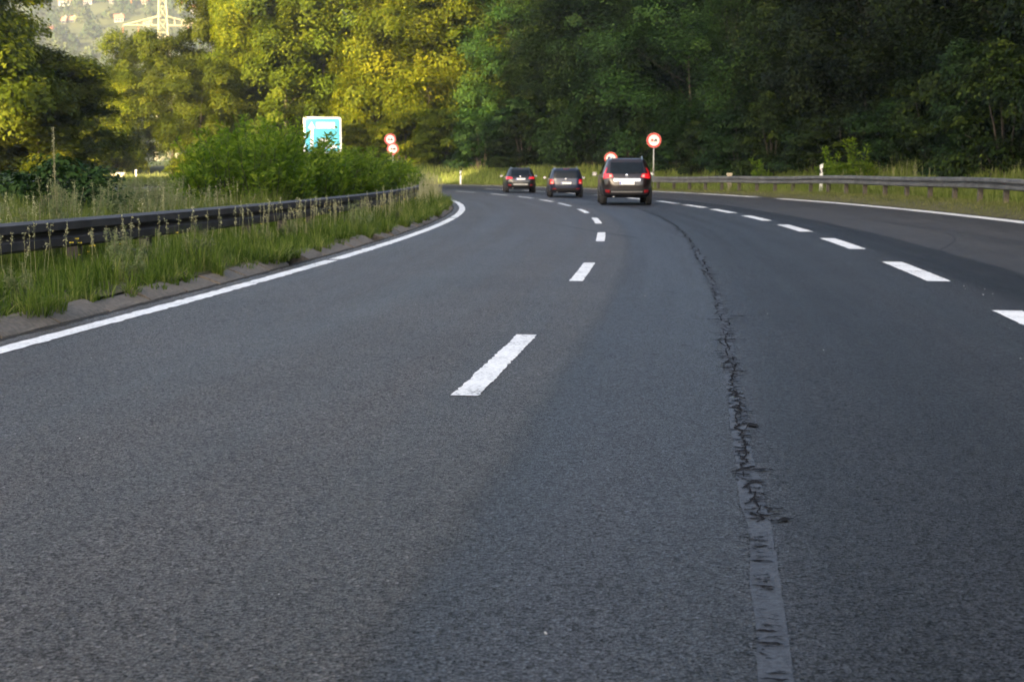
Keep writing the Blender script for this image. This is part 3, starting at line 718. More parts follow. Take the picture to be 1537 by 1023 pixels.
def weed_proto():
    root = empty('tall_weed'); rng = np.random.default_rng(9); mb = MB(); Q = []; rn = []
    for i in range(7):
        a = rng.random() * 6.28; r = .16 * math.sqrt(rng.random()); h = rng.uniform(.7, 1.1)
        b = np.array([r * math.cos(a), r * math.sin(a), -.03]); e = b * np.array([2.0, 2.0, 0]) + np.array([rng.normal(0, .06), rng.normal(0, .06), h])
        t = np.linspace(0, 1, 5)[:, None]; mb.tube(b * (1 - t) + e * t, np.linspace(.005, .002, 5), 4, cap=False)
        m = 150; u = .2 + .8 * rng.random(m); c = b + (e - b) * u[:, None]
        az = rng.random(m) * 6.28; d = np.stack([np.cos(az), np.sin(az), rng.uniform(.2, 1.6, m)], 1); sp = np.where(u > .65, .05, .07)
        C = c + d * (sp * rng.random(m))[:, None]
        Q.append(leaf_quads(C, rng.normal(size=(m, 3)) + np.array([0, 0, .4]), np.where(u > .65, .035, .075) * rng.uniform(.7, 1.3, m), .4, rng=rng)); rn.append(np.clip(.35 + .4 * (u - .4) + rng.normal(0, .15, m), 0, 1))
    quads_obj('leaves', np.concatenate(Q), M['leaf_weed'], root, np.concatenate(rn)); mb.build('stem', M['stalk'], root)
    TP['weed'] = [root, False, 1.0]
weed_proto()
for k in range(84):
    s = R_.uniform(13.5, 30); o = R_.uniform(-9.4, -6.3)
    if s > 25 and o > -8.6: o = R_.uniform(-9.6, -8.7)
    X, Y = pt(s, o); place('weed', X, Y, .1, R_.uniform(.5, .98), R_.random() * 6.28, R_.uniform(.9, 1.5), 'grey-green weed standing in the median behind the left guardrail', 'weed', 'tall weeds in the median')
for k in range(20):                                                # broad-leaved weeds among the verge grass
    s = R_.uniform(11, 34); X, Y = pt(s, R_.uniform(-5.0, -4.25)); place('weed', X, Y, .1, R_.uniform(.26, .52), R_.random() * 6.28, R_.uniform(.6, 1.1), 'low bushy weed in the verge grass between kerb and left guardrail', 'weed', 'low weeds in the verge')
root = empty('dead_stalk'); mb = MB()
X, Y = at_u(86, 21.5), 21.5
mb.tube([(0, 0, -.05), (.01, 0, .6), (.0, .01, 1.2), (.015, 0, 1.72)], [.011, .010, .008, .004], 6); mb.build('stem', M['stalk'], root)
rng = np.random.default_rng(2); zz = rng.uniform(1.0, 1.75, 160); C = np.stack([rng.normal(.005, .012, 160), rng.normal(0, .012, 160), zz], 1)
quads_obj('seed_head', leaf_quads(C, rng.normal(size=(160, 3)), .03, rng=rng), M['straw'], root, rng.random(160))
root.location = (X, Y, .1); tag(root, 'single tall dry stalk rising above the weeds of the median', 'stalk')

# ------------------------------------------------------------------ grass
def blades(S, O, zf, h, wd, rng, lean=.35, tone=0.0, az=None):
    n = len(S); X, Y = pt(S, O); Z = zf(S, O)
    a = rng.random(n) * 6.283 if az is None else az
    d = np.stack([np.cos(a), np.sin(a)], 1); tw = a + rng.normal(0, .8, n); p = np.stack([-np.sin(tw), np.cos(tw)], 1)
    k = np.clip(np.abs(rng.normal(0, lean, n)), 0, 1.3); le = k * h; V = np.empty((n, 8, 3)); w = (wd / 2)[:, None]
    base = np.stack([X, Y], 1)
    for lv, (t, wf) in enumerate(((0, .8), (.38, 1.0), (.72, .75), (1.0, .08))):
        c = base + d * (le * t ** 2)[:, None]; z = Z + h * (t - .5 * t * t * np.clip(k, 0, 1))
        V[:, lv * 2, :2] = c - p * w * wf; V[:, lv * 2 + 1, :2] = c + p * w * wf; V[:, lv * 2, 2] = z; V[:, lv * 2 + 1, 2] = z
    F = np.empty((n, 3, 4), int); b = np.arange(n)[:, None] * 8
    for q in range(3): F[:, q] = b + np.array([0, 1, 3, 2]) + 2 * q
    rnd = np.clip(.40 + tone + rng.normal(0, .17, n), 0, 1)
    return V.reshape(-1, 3), F.reshape(-1, 4), np.repeat(rnd, 3)

def tufts(S, O, nb, zf, h, wd, rng, spread=.05, lean=.55, tone=None):
    """grass in bunches: blades rise from a shared foot and arch outwards"""
    n = len(S); q = np.repeat(np.arange(n), nb); m = len(q); a = rng.random(m) * 6.283; rr = spread * np.sqrt(rng.random(m))
    hh = (h if np.ndim(h) else np.full(n, h))[q] * rng.uniform(.45, 1.15, m); tn = rng.normal(0, .13, n) + (0 if tone is None else tone)
    return blades(S[q] + rr * np.sin(a), O[q] + rr * np.cos(a), zf, hh, wd * rng.uniform(.6, 1.35, m), rng, lean, tn[q], a + rng.normal(0, .6, m))

def join(parts):
    V = []; F = []; r = []; k = 0
    for v, f, q in parts: V.append(v); F.append(f + k); r.append(q); k += len(v)
    return np.concatenate(V), np.concatenate(F), np.concatenate(r)

rng = np.random.default_rng(17)
mz = lambda s, o: median_z(o) - .01
parts = []
def patchy(s, o): return np.sin(s * 2.1 + np.sin(o * 3) * 2) * .5 + np.sin(s * .7 + o * 2.2) * .5
for s0, s1, den, nb, wd, hh, sp in ((3, 9, 22, 20, .007, .27, .05), (9, 20, 42, 24, .0075, .29, .055), (20, 34, 26, 22, .010, .30, .065), (34, 56, 14, 20, .016, .34, .08), (56, 84, 8, 18, .024, .36, .1)):
    n = int(den * (s1 - s0) * 2.3); s = rng.uniform(s0, s1, n); o = -4.06 - 2.3 * rng.random(n) ** 1.1
    pz = patchy(s, o); h = hh * (1 + .35 * pz) * rng.uniform(.6, 1.3, n) * (.75 + .35 * sstep(-4.0, -4.4, o) - .38 * sstep(-4.7, -5.1, o))
    parts.append(tufts(s, o, nb, mz, h, wd, rng, sp, .6, .10 * pz))
# bunches that hang over the kerb stones
for s0, o0, k, hh in ((10.85, -3.96, 5, .36), (11.3, -3.95, 4, .34), (10.2, -4.0, 2, .26), (14.2, -3.98, 2, .22), (15.5, -3.93, 4, .32), (17.5, -3.9, 9, .30), (18.1, -3.9, 9, .28), (18.6, -3.92, 6, .26), (13.0, -4.0, 3, .2), (20.4, -3.97, 4, .26), (24.5, -3.95, 9, .26), (26.4, -3.95, 9, .27), (29, -3.95, 12, .3), (32, -3.92, 14, .32), (36, -3.92, 14, .34), (40, -3.92, 14, .34), (45, -3.92, 16, .36), (12.1, -3.98, 2, .24), (8.2, -3.95, 4, .3)):
    s = s0 + rng.normal(0, .10 if s0 < 17 else .3 if s0 < 30 else .8, k); o = np.minimum(o0 + rng.normal(0, .04, k), -3.84)
    parts.append(tufts(s, o, 26, lambda s, o: np.full(len(s), .05), hh, .0085 if s0 < 17 else .012, rng, .05, .75, .12))
s = np.concatenate([rng.uniform(6, 22, 46), rng.uniform(22, 60, 110)]); o = rng.normal(-3.98, .035, len(s)).clip(-4.1, -3.88)
parts.append(tufts(s, o, 16, lambda s, o: np.full(len(s), .06), rng.uniform(.10, .26, len(s)), .009, rng, .05, .8, .05))
V, F, r = join(parts)
tag(quads_obj('verge_grass', V, M['grass'], rnd=r, F=F), 'green grass growing between the kerb and the left guardrail', 'grass', kind='stuff')

parts = []
for s0, s1, den, wd, hh in ((11, 30, 330, .012, .52), (30, 70, 160, .02, .5), (70, 120, 60, .03, .5)):
    n = int(den * (s1 - s0) * 4.2); s = rng.uniform(s0, s1, n); o = rng.uniform(-10.3, -6.0, n)
    pz = patchy(s * .6, o * .7); h = hh * (1 + .3 * pz) * rng.uniform(.5, 1.3, n)
    parts.append(blades(s, o, mz, h, wd * rng.uniform(.6, 1.3, n), rng, .35, .08 * pz))
V, F, r = join(parts)
tag(quads_obj('median_grass', V, M['grass_tall'], rnd=r, F=F), 'rough tall grass filling the median behind the left guardrail', 'grass', kind='stuff')

parts = []
bz = lambda s, o: bank_z(s, o) - .01
for s0, s1, den, wd in ((28, 60, 420, .012), (60, 112, 160, .022)):
    n = int(den * (s1 - s0) * 1.25); s = rng.uniform(s0, s1, n); o = rng.uniform(9.98, 11.25, n)
    parts.append(blades(s, o, bz, rng.uniform(.04, .15, n) * (.5 + .8 * sstep(10, 11, o)), wd * rng.uniform(.6, 1.3, n), rng, .6, .1 * patchy(s, o)))
V, F, r = join(parts)
tag(quads_obj('verge_short_grass', V, M['grass_short'], rnd=r, F=F), 'short dry grass along the right edge of the road', 'grass', kind='stuff')
parts = []
for s0, s1, den, wd, hh in ((28, 60, 150, .016, .55), (60, 112, 85, .028, .45)):
    n = int(den * (s1 - s0) * 4.2); s = rng.uniform(s0, s1, n); o = rng.uniform(11.1, 15.6, n)
    pz = patchy(s * .5, o * .6); parts.append(blades(s, o, bz, hh * (1 + .35 * pz) * rng.uniform(.45, 1.35, n) * np.where(o < 12, .65, 1), wd * rng.uniform(.6, 1.3, n), rng, .35, .1 * pz + .05))
n = 6000; s = rng.uniform(100, 150, n); o = rng.uniform(10.2, 15, n); parts.append(blades(s, o, bz, rng.uniform(.2, .7, n), .035 * rng.uniform(.6, 1.3, n), rng, .35, .3))
V, F, r = join(parts)
tag(quads_obj('bank_grass', V, M['grass_tall'], rnd=r, F=F), 'long grass on the bank behind the right guardrail', 'grass', kind='stuff')

def seed_stalks(S, O, zf, h, rng, wd=.004):
    n = len(S); X, Y = pt(S, O); Z = zf(S, O); a = rng.random(n) * 6.283; le = rng.normal(0, .10, n) * h
    b = np.stack([X, Y, Z], 1); e = b + np.stack([np.cos(a) * le, np.sin(a) * le, h], 1); Q = []; R2 = []
    for k in (0, 1):
        p = np.stack([np.full(n, wd if k == 0 else 0.), np.full(n, 0. if k == 0 else wd), np.zeros(n)], 1)
        q = np.empty((n, 4, 3)); q[:, 0] = b - p; q[:, 1] = b + p; q[:, 2] = e + p * .5; q[:, 3] = e - p * .5; Q.append(q); R2.append(np.full(n, .35))
    for k in range(16):
        u = rng.uniform(.78, 1.02, n)[:, None]; c = b + (e - b) * u + rng.normal(0, .008 + wd, (n, 3))
        Q.append(leaf_quads(c, rng.normal(size=(n, 3)), rng.uniform(.014, .03, n) * (1 + wd * 60), .4, rng=rng)); R2.append(rng.uniform(.3, 1, n))
    return np.concatenate(Q), np.concatenate(R2)
Qs = []; Rs = []
for s0, s1, o0, o1, k, h0, h1, wd in ((12.2, 16.5, -5.3, -4.7, 24, .38, .62, .0022), (16.5, 21, -5.2, -4.7, 14, .4, .62, .0025), (20, 27, -5.0, -4.5, 60, .4, .66, .003), (27, 42, -4.7, -4.3, 90, .4, .75, .0045), (42, 72, -5.2, -4.1, 420, .45, .95, .008), (13, 26, -6.6, -5.9, 40, .6, .95, .003), (30, 60, 12, 15, 90, .7, 1.1, .006)):
    s = rng.uniform(s0, s1, k); o = rng.uniform(o0, o1, k); q, r = seed_stalks(s, o, (mz if o0 < 0 else bz), rng.uniform(h0, h1, k), rng, wd); Qs.append(q); Rs.append(r)
tag(quads_obj('seed_grass', np.concatenate(Qs), M['straw'], rnd=np.concatenate(Rs)), 'straw-coloured grass seed heads standing along the guardrails', 'seed heads', kind='stuff')

# yellow flowers in the verge
fr = empty('yellow_flower'); mb = MB(); mb.tube([(0, 0, 0), (.01, 0, .15), (.0, .01, .30)], [.003, .0025, .002], 4); mb.build('stem', M['grass_tall'], fr)
q = []
for k in range(9):
    a = k * .698; q.append((math.cos(a) * .012, math.sin(a) * .012, .302))
quads_obj('blossom', leaf_quads(np.array(q), np.tile([0, -.3, .8], (9, 1)) + NP.normal(0, .5, (9, 3)), .017), M['yellowpetal'], fr)
for k in range(22):
    s, o = (R_.uniform(12, 15), R_.uniform(-5.1, -4.7)) if k < 9 else (R_.uniform(15, 36), R_.uniform(-5.0, -4.3))
    f = fr if k == 0 else copy_tree(fr); X, Y = pt(s, o); f.location = (X, Y, .12); f.rotation_euler = (0, 0, R_.random() * 6); hs = R_.uniform(.85, 1.35); f.scale = (hs, hs, hs)
    tag(f, 'tiny yellow flower in the grass in front of the left guardrail', 'flower', 'yellow flowers in the verge grass')

# ------------------------------------------------------------------ guardrails
WB = [(.02, 0), (.03, .010), (.080, .028), (.082, .110), (.0, .135), (.0, .175), (.082, .200), (.080, .282), (.03, .302), (.0, .310)]
def guardrail(name, S, off, top, mt, side, label, group, post_mat, step=2.0, post_h=.72, double=False):
    """side = +1 when the road lies at larger offsets than the rail"""
    root = empty(name, (*[float(q) for q in pt(S[0], off(S[0]))], 0)); L0 = np.array([root.location.x, root.location.y, 0])
    mb = MB(); prof = [(d, z) for d, z in WB] + [(d - .006, z) for d, z in WB[::-1]]
    n = len(prof); V = []
    for s in S:
        o = off(s); t = top(s)
        for d, z in prof:
            X, Y = pt(s, o + side * d); V.append((X - L0[0], Y - L0[1], t - .31 + z))
    F = []
    for i in range(len(S) - 1):
        for k in range(n): F.append((i * n + k, i * n + (k + 1) % n, (i + 1) * n + (k + 1) % n, (i + 1) * n + k))
    mb.add(V, F); mb.build('beam', mt, root)
    s = S[0] + .5
    while s < S[-1]:
        o = off(s) - side * .07; X, Y = pt(s, o); t = top(s); h = heading(s); p = MB()
        zz0 = t - post_h - .15
        zc = (t - .03 + zz0) / 2; zl = t - .03 - zz0; p.box((0, 0, zc), (.12, .014, zl)); p.box((-.064, .04, zc), (.010, .09, zl)); p.box((.064, .04, zc), (.010, .09, zl))
        po = p.build('post', post_mat, root); po.location = (X - L0[0], Y - L0[1], 0); po.rotation_euler = (0, 0, -h)
        s += step
    return tag(root, label, 'guardrail', group)
offL = lambda s: float(np.interp(s, [5, 13.8, 22, 30, 43, 60, 90], [-5.85, -5.6, -5.22, -5.0, -4.85, -4.8, -4.9]))
guardrail('guardrail', np.arange(3, 86, 1.0), offL, lambda s: .69, M['darksteel'], 1, 'long dark weathered guardrail along the grass on the left of the road', 'guardrails', M['darksteel'])
offR = lambda s: 11.0 + .06 * math.sin(s * .35)
guardrail('guardrail', np.arange(24, 80, 1.0), offR, lambda s: float(verge_base(s)) + .70 + .015 * math.sin(s * .5), M['steel'], -1, 'grey galvanised guardrail on posts along the right side of the road', 'guardrails', M['railpost'])
guardrail('guardrail', np.arange(8, 86, 2.0), lambda s: -9.7, lambda s: .75, M['steel'], -1, 'guardrail facing the far carriageway, half hidden in the median weeds', 'guardrails', M['railpost'], 4.0)
guardrail('guardrail', np.arange(20, 150, 2.0), lambda s: -17.9, lambda s: .78, M['steel'], 1, 'guardrail on the far side of the oncoming carriageway, under the left-hand trees', 'guardrails', M['railpost'], 4.0)

# ------------------------------------------------------------------ signs and posts
def disc(name, r, y0, y1, mt, parent, z, n=40):
    mb = MB(); mb.lathe_y([(y1, 0.0005), (y1, r), (y0, r), (y0, .0005)], n); o = mb.build(name, mt, parent); o.location = (0, 0, z); return o
def round_sign(X, Y, zc, r, label, z0=0.0, picto=True, face=0.0):
    """prohibition disc on a pole; the face looks back along -y"""
    root = empty('round_sign', (X, Y, z0), face); zc -= z0
    mb = MB(); mb.tube([(0, .05, -.3), (0, .05, zc + r * .8)], .03, 10); mb.build('pole', M['pole'], root, smooth=True)
    d = disc('plate', r, .0, .02, M['white'], root, zc)
    mb = MB(); mb.lathe_y([(-.004, r * .99), (-.004, r * .74), (.001, r * .74), (.001, r * .99), (-.004, r * .99)], 40); q = mb.build('border', M['red'], root); q.location = (0, 0, zc)
    if picto:                                                      # two small car silhouettes side by side
        for sx, mt in ((-.24, 'red'), (.24, 'black')):
            p = MB(); k = r
            out = [(-.2, -.2), (-.2, .02), (-.14, .05), (-.1, .2), (.1, .2), (.14, .05), (.2, .02), (.2, -.2), (.12, -.2), (.12, -.13), (-.12, -.13), (-.12, -.2)]
            f = [((sx + a) * k, -.005, b * k) for a, b in out]; g = [((sx + a) * k, .001, b * k) for a, b in out]; m = len(out)
            p.add(f + g, [tuple(range(m)), tuple(range(2 * m - 1, m - 1, -1))] + [(i, m + i, m + (i + 1) % m, (i + 1) % m) for i in range(m)])
            o = p.build('pictogram', M[mt], root); o.location = (0, 0, zc)
    return tag(root, label, 'road sign', 'round prohibition signs')
round_sign(7.68, 78.23, 2.67, .40, 'round red-rimmed sign on a thin pole, clear above the right guardrail', float(bank_z(75.5, 11.3)))
round_sign(5.75, 84.0, 1.72, .38, 'round red-rimmed sign half hidden behind the roof of the brown SUV', float(bank_z(81, 11.3)))
round_sign(-9.35, 111.0, 3.33, .44, 'upper of the two overlapping round signs right of the blue board', .05)
round_sign(-8.95, 108.6, 2.58, .44, 'lower of the two overlapping round signs right of the blue board', .05)

def rounded_plate(mb, w, h, r, y0, y1, z0=0.0, n=6):
    P = []
    for cx, cz, a0 in ((w / 2 - r, h / 2 - r, 0), (-w / 2 + r, h / 2 - r, 90), (-w / 2 + r, -h / 2 + r, 180), (w / 2 - r, -h / 2 + r, 270)):
        for k in range(n + 1):
            a = math.radians(a0 + 90 * k / n); P.append((cx + r * math.cos(a), cz + r * math.sin(a)))
    m = len(P); mb.add([(x, y0, z + z0) for x, z in P] + [(x, y1, z + z0) for x, z in P], [tuple(range(m)), tuple(range(2 * m - 1, m - 1, -1))] + [(i, m + i, m + (i + 1) % m, (i + 1) % m) for i in range(m)])
sg = empty('direction_board', (-15.25, 116.4, 0), .12)
mb = MB(); rounded_plate(mb, 3.05, 2.9, .22, 0, .05, 3.78); mb.build('panel', M['white'], sg)
mb = MB(); rounded_plate(mb, 2.75, 2.6, .16, -.012, -.001, 3.78); mb.build('face', M['signblue'], sg)
mb = MB(); mb.box((-.85, -.02, 3.6), (.24, .012, 1.6)); mb.add([(-1.15, -.026, 4.3), (-.55, -.026, 4.3), (-.85, -.026, 4.85), (-1.15, -.014, 4.3), (-.55, -.014, 4.3), (-.85, -.014, 4.85)], [(0, 1, 2), (5, 4, 3), (0, 3, 4, 1), (1, 4, 5, 2), (2, 5, 3, 0)]); mb.build('arrow', M['white'], sg)
mb = MB(); mb.box((.25, -.02, 4.55), (1.5, .012, .5)); mb.box((.1, -.02, 3.35), (.9, .012, .34)); mb.box((.55, -.02, 2.85), (1.2, .012, .3)); mb.build('lettering_panel', M['white'], sg)
for x in (-1.0, 1.0):
    mb = MB(); mb.tube([(x, .12, -.3), (x, .12, 5.0)], .06, 10); mb.build('pole', M['pole'], sg, smooth=True)
tag(sg, 'pale blue direction board with white border and arrow, rising behind the median bush', 'road sign')

def marker_post(X, Y, z0, h, label, band=True, rz=0.0):
    root = empty('marker_post', (X, Y, z0), rz); mb = MB(); w = .12
    prof = [(-w / 2, -.04), (w / 2, -.04), (w / 2, .03), (0, .07), (-w / 2, .03)]; V = []; n = 5
    for z, sk in ((-.2, 0), (h - .1, 0), (h, 1)):
        for x, y in prof: V.append((x, y, z + (0 if not sk else .05 * x / w)))
    F = [tuple(range(4, -1, -1)), tuple(range(10, 15))]
    for r in range(2):
        for k in range(n): F.append((r * n + k, r * n + (k + 1) % n, r * n + n + (k + 1) % n, r * n + n + k))
    mb.add(V, F); mb.build('post', M['white'], root)
    if band:
        mb = MB(); za = h - .34; mb.add([(-.063, -.043, za - .03), (.063, -.043, za + .03), (.063, -.043, za + .20), (-.063, -.043, za + .12), (-.063, .033, za - .03), (.063, .033, za + .03), (.063, .033, za + .20), (-.063, .033, za + .12)], [(0, 1, 2, 3), (7, 6, 5, 4), (0, 4, 5, 1), (1, 5, 6, 2), (2, 6, 7, 3), (3, 7, 4, 0)]); b = mb.build('black_band', M['black'], root)
        mb = MB(); mb.box((0, -.046, za + .08), (.05, .008, .11)); mb.build('reflector', M['white'], root)
    return tag(root, label, 'marker post', 'roadside marker posts')
marker_post(*on_ray(1230, 11.6), float(bank_z(56.4, 11.5)), 1.16, 'white marker post with black band standing behind the right guardrail')
marker_post(-3.6, 100.8, float(bank_z(98, 10.6)), .95, 'pale marker post on the outer verge of the bend, left of the black car')
marker_post(at_u(132, 119), 119, float(ground_z(at_u(132, 119), 119)[0]), 1.15, 'distant sunlit marker post at far left, beyond the median weeds')
marker_post(at_u(208, 117), 117, float(ground_z(at_u(208, 117), 117)[0]), 1.0, 'distant sunlit marker post just right of the yellow-lit box')
st = empty('stub_post', (*on_ray(1093, 11.45), float(bank_z(65, 11.3))))
mb = MB(); mb.box((0, 0, .33), (.2, .16, .86), 0, .02); mb.build('post', M['beige'], st); mb = MB(); mb.box((0, 0, .80), (.27, .2, .09), 0, .02); mb.build('cap', M['beige'], st)
tag(st, 'short beige stub post poking over the right guardrail', 'post')
for u, lb in ((176, 'left one of the pair of pale boxes lit by the sun beside the far road'), (187, 'right one of the pair of pale boxes lit by the sun beside the far road')):
    X = at_u(u, 116); bx = empty('roadside_box', (X, 116, float(ground_z(X, 116)[0]) - .02)); mb = MB(); mb.box((0, 0, .42), (.48, .4, .62), 0, .03); mb.build('cabinet', M['beige'], bx)
    mb = MB(); mb.box((0, 0, .765), (.54, .46, .06), 0, .02); mb.build('lid', M['white'], bx); mb = MB(); mb.box((0, 0, .05), (.3, .3, .1)); mb.build('foot', M['black'], bx)
    tag(bx, lb, 'roadside box', 'pale boxes beside the far road')

# ------------------------------------------------------------------ cars
class Shape:
    def __init__(self, rows): self.r = np.array(rows, float)
    def at(self, z): return [np.interp(z, self.r[:, 0], self.r[:, k]) for k in (1, 2, 3, 4)]
    def rear(self, x, z):
        w, a, b, n = self.at(z); l = (b - a) / 2; return (a + b) / 2 - l * (np.clip(1 - np.abs(x / w) ** n, 0.0, 1)) ** (1 / n)
    def side(self, y, z):
        w, a, b, n = self.at(z); l = (b - a) / 2; return w * np.clip(1 - np.abs((y - (a + b) / 2) / l) ** n, 0, 1) ** (1 / n)

def car(name, rows, cfg, paint, label, X, Y, rz, scale, group='cars driving ahead'):
    sh = Shape(rows); root = empty(name)
    zs = np.interp(np.linspace(0, len(rows) - 1, 46), np.arange(len(rows)), sh.r[:, 0]); m = 64; V = []
    for z in zs:
        w, a, b, n = sh.at(z); q = np.linspace(0, 2 * math.pi, m, endpoint=False)
        c, s = np.cos(q), np.sin(q); V.append(np.stack([np.sign(c) * np.abs(c) ** (2 / n) * w, (a + b) / 2 + np.sign(s) * np.abs(s) ** (2 / n) * (b - a) / 2, np.full(m, z)], 1))
    F = []
    for i in range(len(zs) - 1):
        for k in range(m): F.append((i * m + k, i * m + (k + 1) % m, (i + 1) * m + (k + 1) % m, (i + 1) * m + k))
    F.append(tuple(range(m - 1, -1, -1))); F.append(tuple((len(zs) - 1) * m + k for k in range(m)))
    mb = MB(); mb.add(np.concatenate(V), F); mb.build('body', paint, root, smooth=True)
    def patch(nm, quad, mt, out=.012, nx=12, nz=8, parent=root, smooth=True):
        """panel hugging the tail: quad = 4 corners (x, z), anticlockwise from lower left"""
        A, B, C, D = [np.array(p, float) for p in quad]; P = []
        for j in range(nz + 1):
            for i in range(nx + 1):
                u, v = i / nx, j / nz; p = A * (1 - u) * (1 - v) + B * u * (1 - v) + C * u * v + D * (1 - u) * v
                P.append((p[0], sh.rear(p[0], p[1]), p[1]))
        P = np.array(P); Q = P.copy(); Q[:, 1] -= out; P[:, 1] += .01; k = len(P); g = MB(); F = []
        idx = lambda i, j: j * (nx + 1) + i
        for j in range(nz):
            for i in range(nx): F.append((idx(i, j) + k, idx(i + 1, j) + k, idx(i + 1, j + 1) + k, idx(i, j + 1) + k))
        rim = [idx(i, 0) for i in range(nx)] + [idx(nx, j) for j in range(nz)] + [idx(i, nz) for i in range(nx, 0, -1)] + [idx(0, j) for j in range(nz, 0, -1)]
        for a, b in zip(rim, rim[1:] + rim[:1]): F.append((a, b, b + k, a + k))
        g.add(np.concatenate([P, Q]), F); return g.build(nm, mt, parent)
    def spatch(nm, sg, quad, mt, out=.008, ny=10, nz=5):
        A, B, C, D = [np.array(p, float) for p in quad]; P = []
        for j in range(nz + 1):
            for i in range(ny + 1):
                u, v = i / ny, j / nz; p = A * (1 - u) * (1 - v) + B * u * (1 - v) + C * u * v + D * (1 - u) * v
                P.append((sg * (sh.side(p[0], p[1]) + out), p[0], p[1]))
        g = MB(); F = []
        for j in range(nz):
            for i in range(ny):
                a = j * (ny + 1) + i; f = (a, a + 1, a + ny + 2, a + ny + 1); F.append(f if sg > 0 else f[::-1])
        g.add(P, F); return g.build(nm, mt, root, smooth=True)
    patch('rear_window', cfg['window'], M['glass'], .010)
    for sg in (-1, 1):
        for q in cfg['side_windows']: spatch('side_window', sg, q, M['glass'])
        ql = [(sg * x, z) for x, z in cfg['light']]; ql = ql if sg > 0 else [ql[1], ql[0], ql[3], ql[2]]
        tl = patch('tail_light', ql, M['lamp'], .022, 8, 6)
        if 'light_up' in cfg:
            q = [(sg * x, z) for x, z in cfg['light_up']]; q = q if sg > 0 else [q[1], q[0], q[3], q[2]]; patch('lamp_fin', q, M['lamp'], .020, 4, 6, parent=tl)
        if 'clear' in cfg:
            q = [(sg * x, z) for x, z in cfg['clear']]; q = q if sg > 0 else [q[1], q[0], q[3], q[2]]; patch('lamp_insert', q, M['amber'], .027, 4, 3, parent=tl)
        q = [(sg * x, z) for x, z in cfg['reflector']]; q = q if sg > 0 else [q[1], q[0], q[3], q[2]]; patch('reflector', q, M['reflector'], .035, 4, 2)
    patch('bumper', cfg['bumper'], cfg.get('bumper_mat', M['black']), .028, 20, 5)
    if 'trim' in cfg: patch('trim_strip', cfg['trim'], M['chrome'], .030, 14, 2)
    if 'skid' in cfg: patch('skid_plate', cfg['skid'], M['pole'], .040, 14, 2)
    px, pz = cfg['plate']
    pl = patch('number_plate', [(px - .26, pz - .057), (px + .26, pz - .057), (px + .26, pz + .057), (px - .26, pz + .057)], M['plate'], .040, 6, 2)
    patch('country_band', [(px - .255, pz - .052), (px - .215, pz - .052), (px - .215, pz + .052), (px - .255, pz + .052)], M['plateblue'], .043, 2, 2, parent=pl)
    ez = cfg['badge']; mb = MB(); mb.lathe_y([(-.02, .0005), (-.02, .055), (.02, .06)], 20); o = mb.build('badge', M['chrome'], root, smooth=True); o.location = (0, float(sh.rear(0, ez)) - .012, ez)
    zt = cfg['window'][0][1]; mb = MB(); mb.tube([(0, float(sh.rear(0, zt)) - .02, zt + .01), (.2, float(sh.rear(.2, zt + .05)) - .025, zt + .045), (.42, float(sh.rear(.42, zt + .07)) - .025, zt + .06)], .010, 6); mb.build('wiper', M['black'], root)
    zr = rows[-1][0]; mb = MB(); ww = cfg['roof_w']; mb.box((0, cfg['spoiler_y'], zr - .05), (ww * 1.7, .26, .035), 0, .012); sp = mb.build('spoiler', paint, root)
    mb = MB(); mb.box((0, cfg['spoiler_y'] - .132, zr - .052), (.3, .01, .02)); mb.build('brake_light', M['reflector'], sp)
    for sg in (-1, 1):
        x = sg * ww * .92; mb = MB(); y0, y1 = cfg['rail_y']
        mb.tube([(x, y0, zr - .06), (x, y0 + .12, zr + .035), (x, (y0 + y1) / 2, zr + .045), (x, y1 - .15, zr + .03), (x, y1, zr - .08)], .02, 8); mb.build('roof_rail', M['chrome'], root, smooth=True)
        ym = cfg['mirror_y']; wz = 1.03 * cfg.get('mz', 1); xx = float(sh.side(ym, wz)); mb = MB()
        mb.box((sg * (xx + .02), ym, wz - .02), (.12, .05, .035), 0, .01); mo = mb.build('wing_mirror', cfg.get('mirror', paint), root)
        mb = MB(); g = np.array([(-.09, -.07), (.08, -.075), (.10, .0), (.07, .075), (-.06, .08), (-.10, .02)]); P = [(sg * (xx + .15) + a, ym - .05, wz + .05 + b) for a, b in g] + [(sg * (xx + .15) + a * .75, ym + .09, wz + .05 + b * .75) for a, b in g]
        mb.add(P, [tuple(range(6)), tuple(range(11, 5, -1))] + [(i, 6 + i, 6 + (i + 1) % 6, (i + 1) % 6) for i in range(6)]); mb.build('mirror_housing', cfg.get('mirror', paint), mo)
        mb = MB(); P = [(sg * (xx + .15) + a * .82, ym - .055, wz + .05 + b * .82) for a, b in g]; mb.add(P, [tuple(range(6))]); mb.build('mirror_glass', M['chrome'], mo)
    mb = MB(); mb.tube([(-.45, .12, .30), (-.45, -.03 + float(sh.rear(.45, .35)), .29)], .03, 10); mb.build('exhaust_pipe', M['chrome'], root, smooth=True)
    hw = sh.r[:, 1].max(); rw = cfg.get('wheel_r', .35)
    mb = MB(); mb.box((0, cfg['axles'][0], .30), (hw * 1.5, .12, .10)); mb.build('axle', M['black'], root)
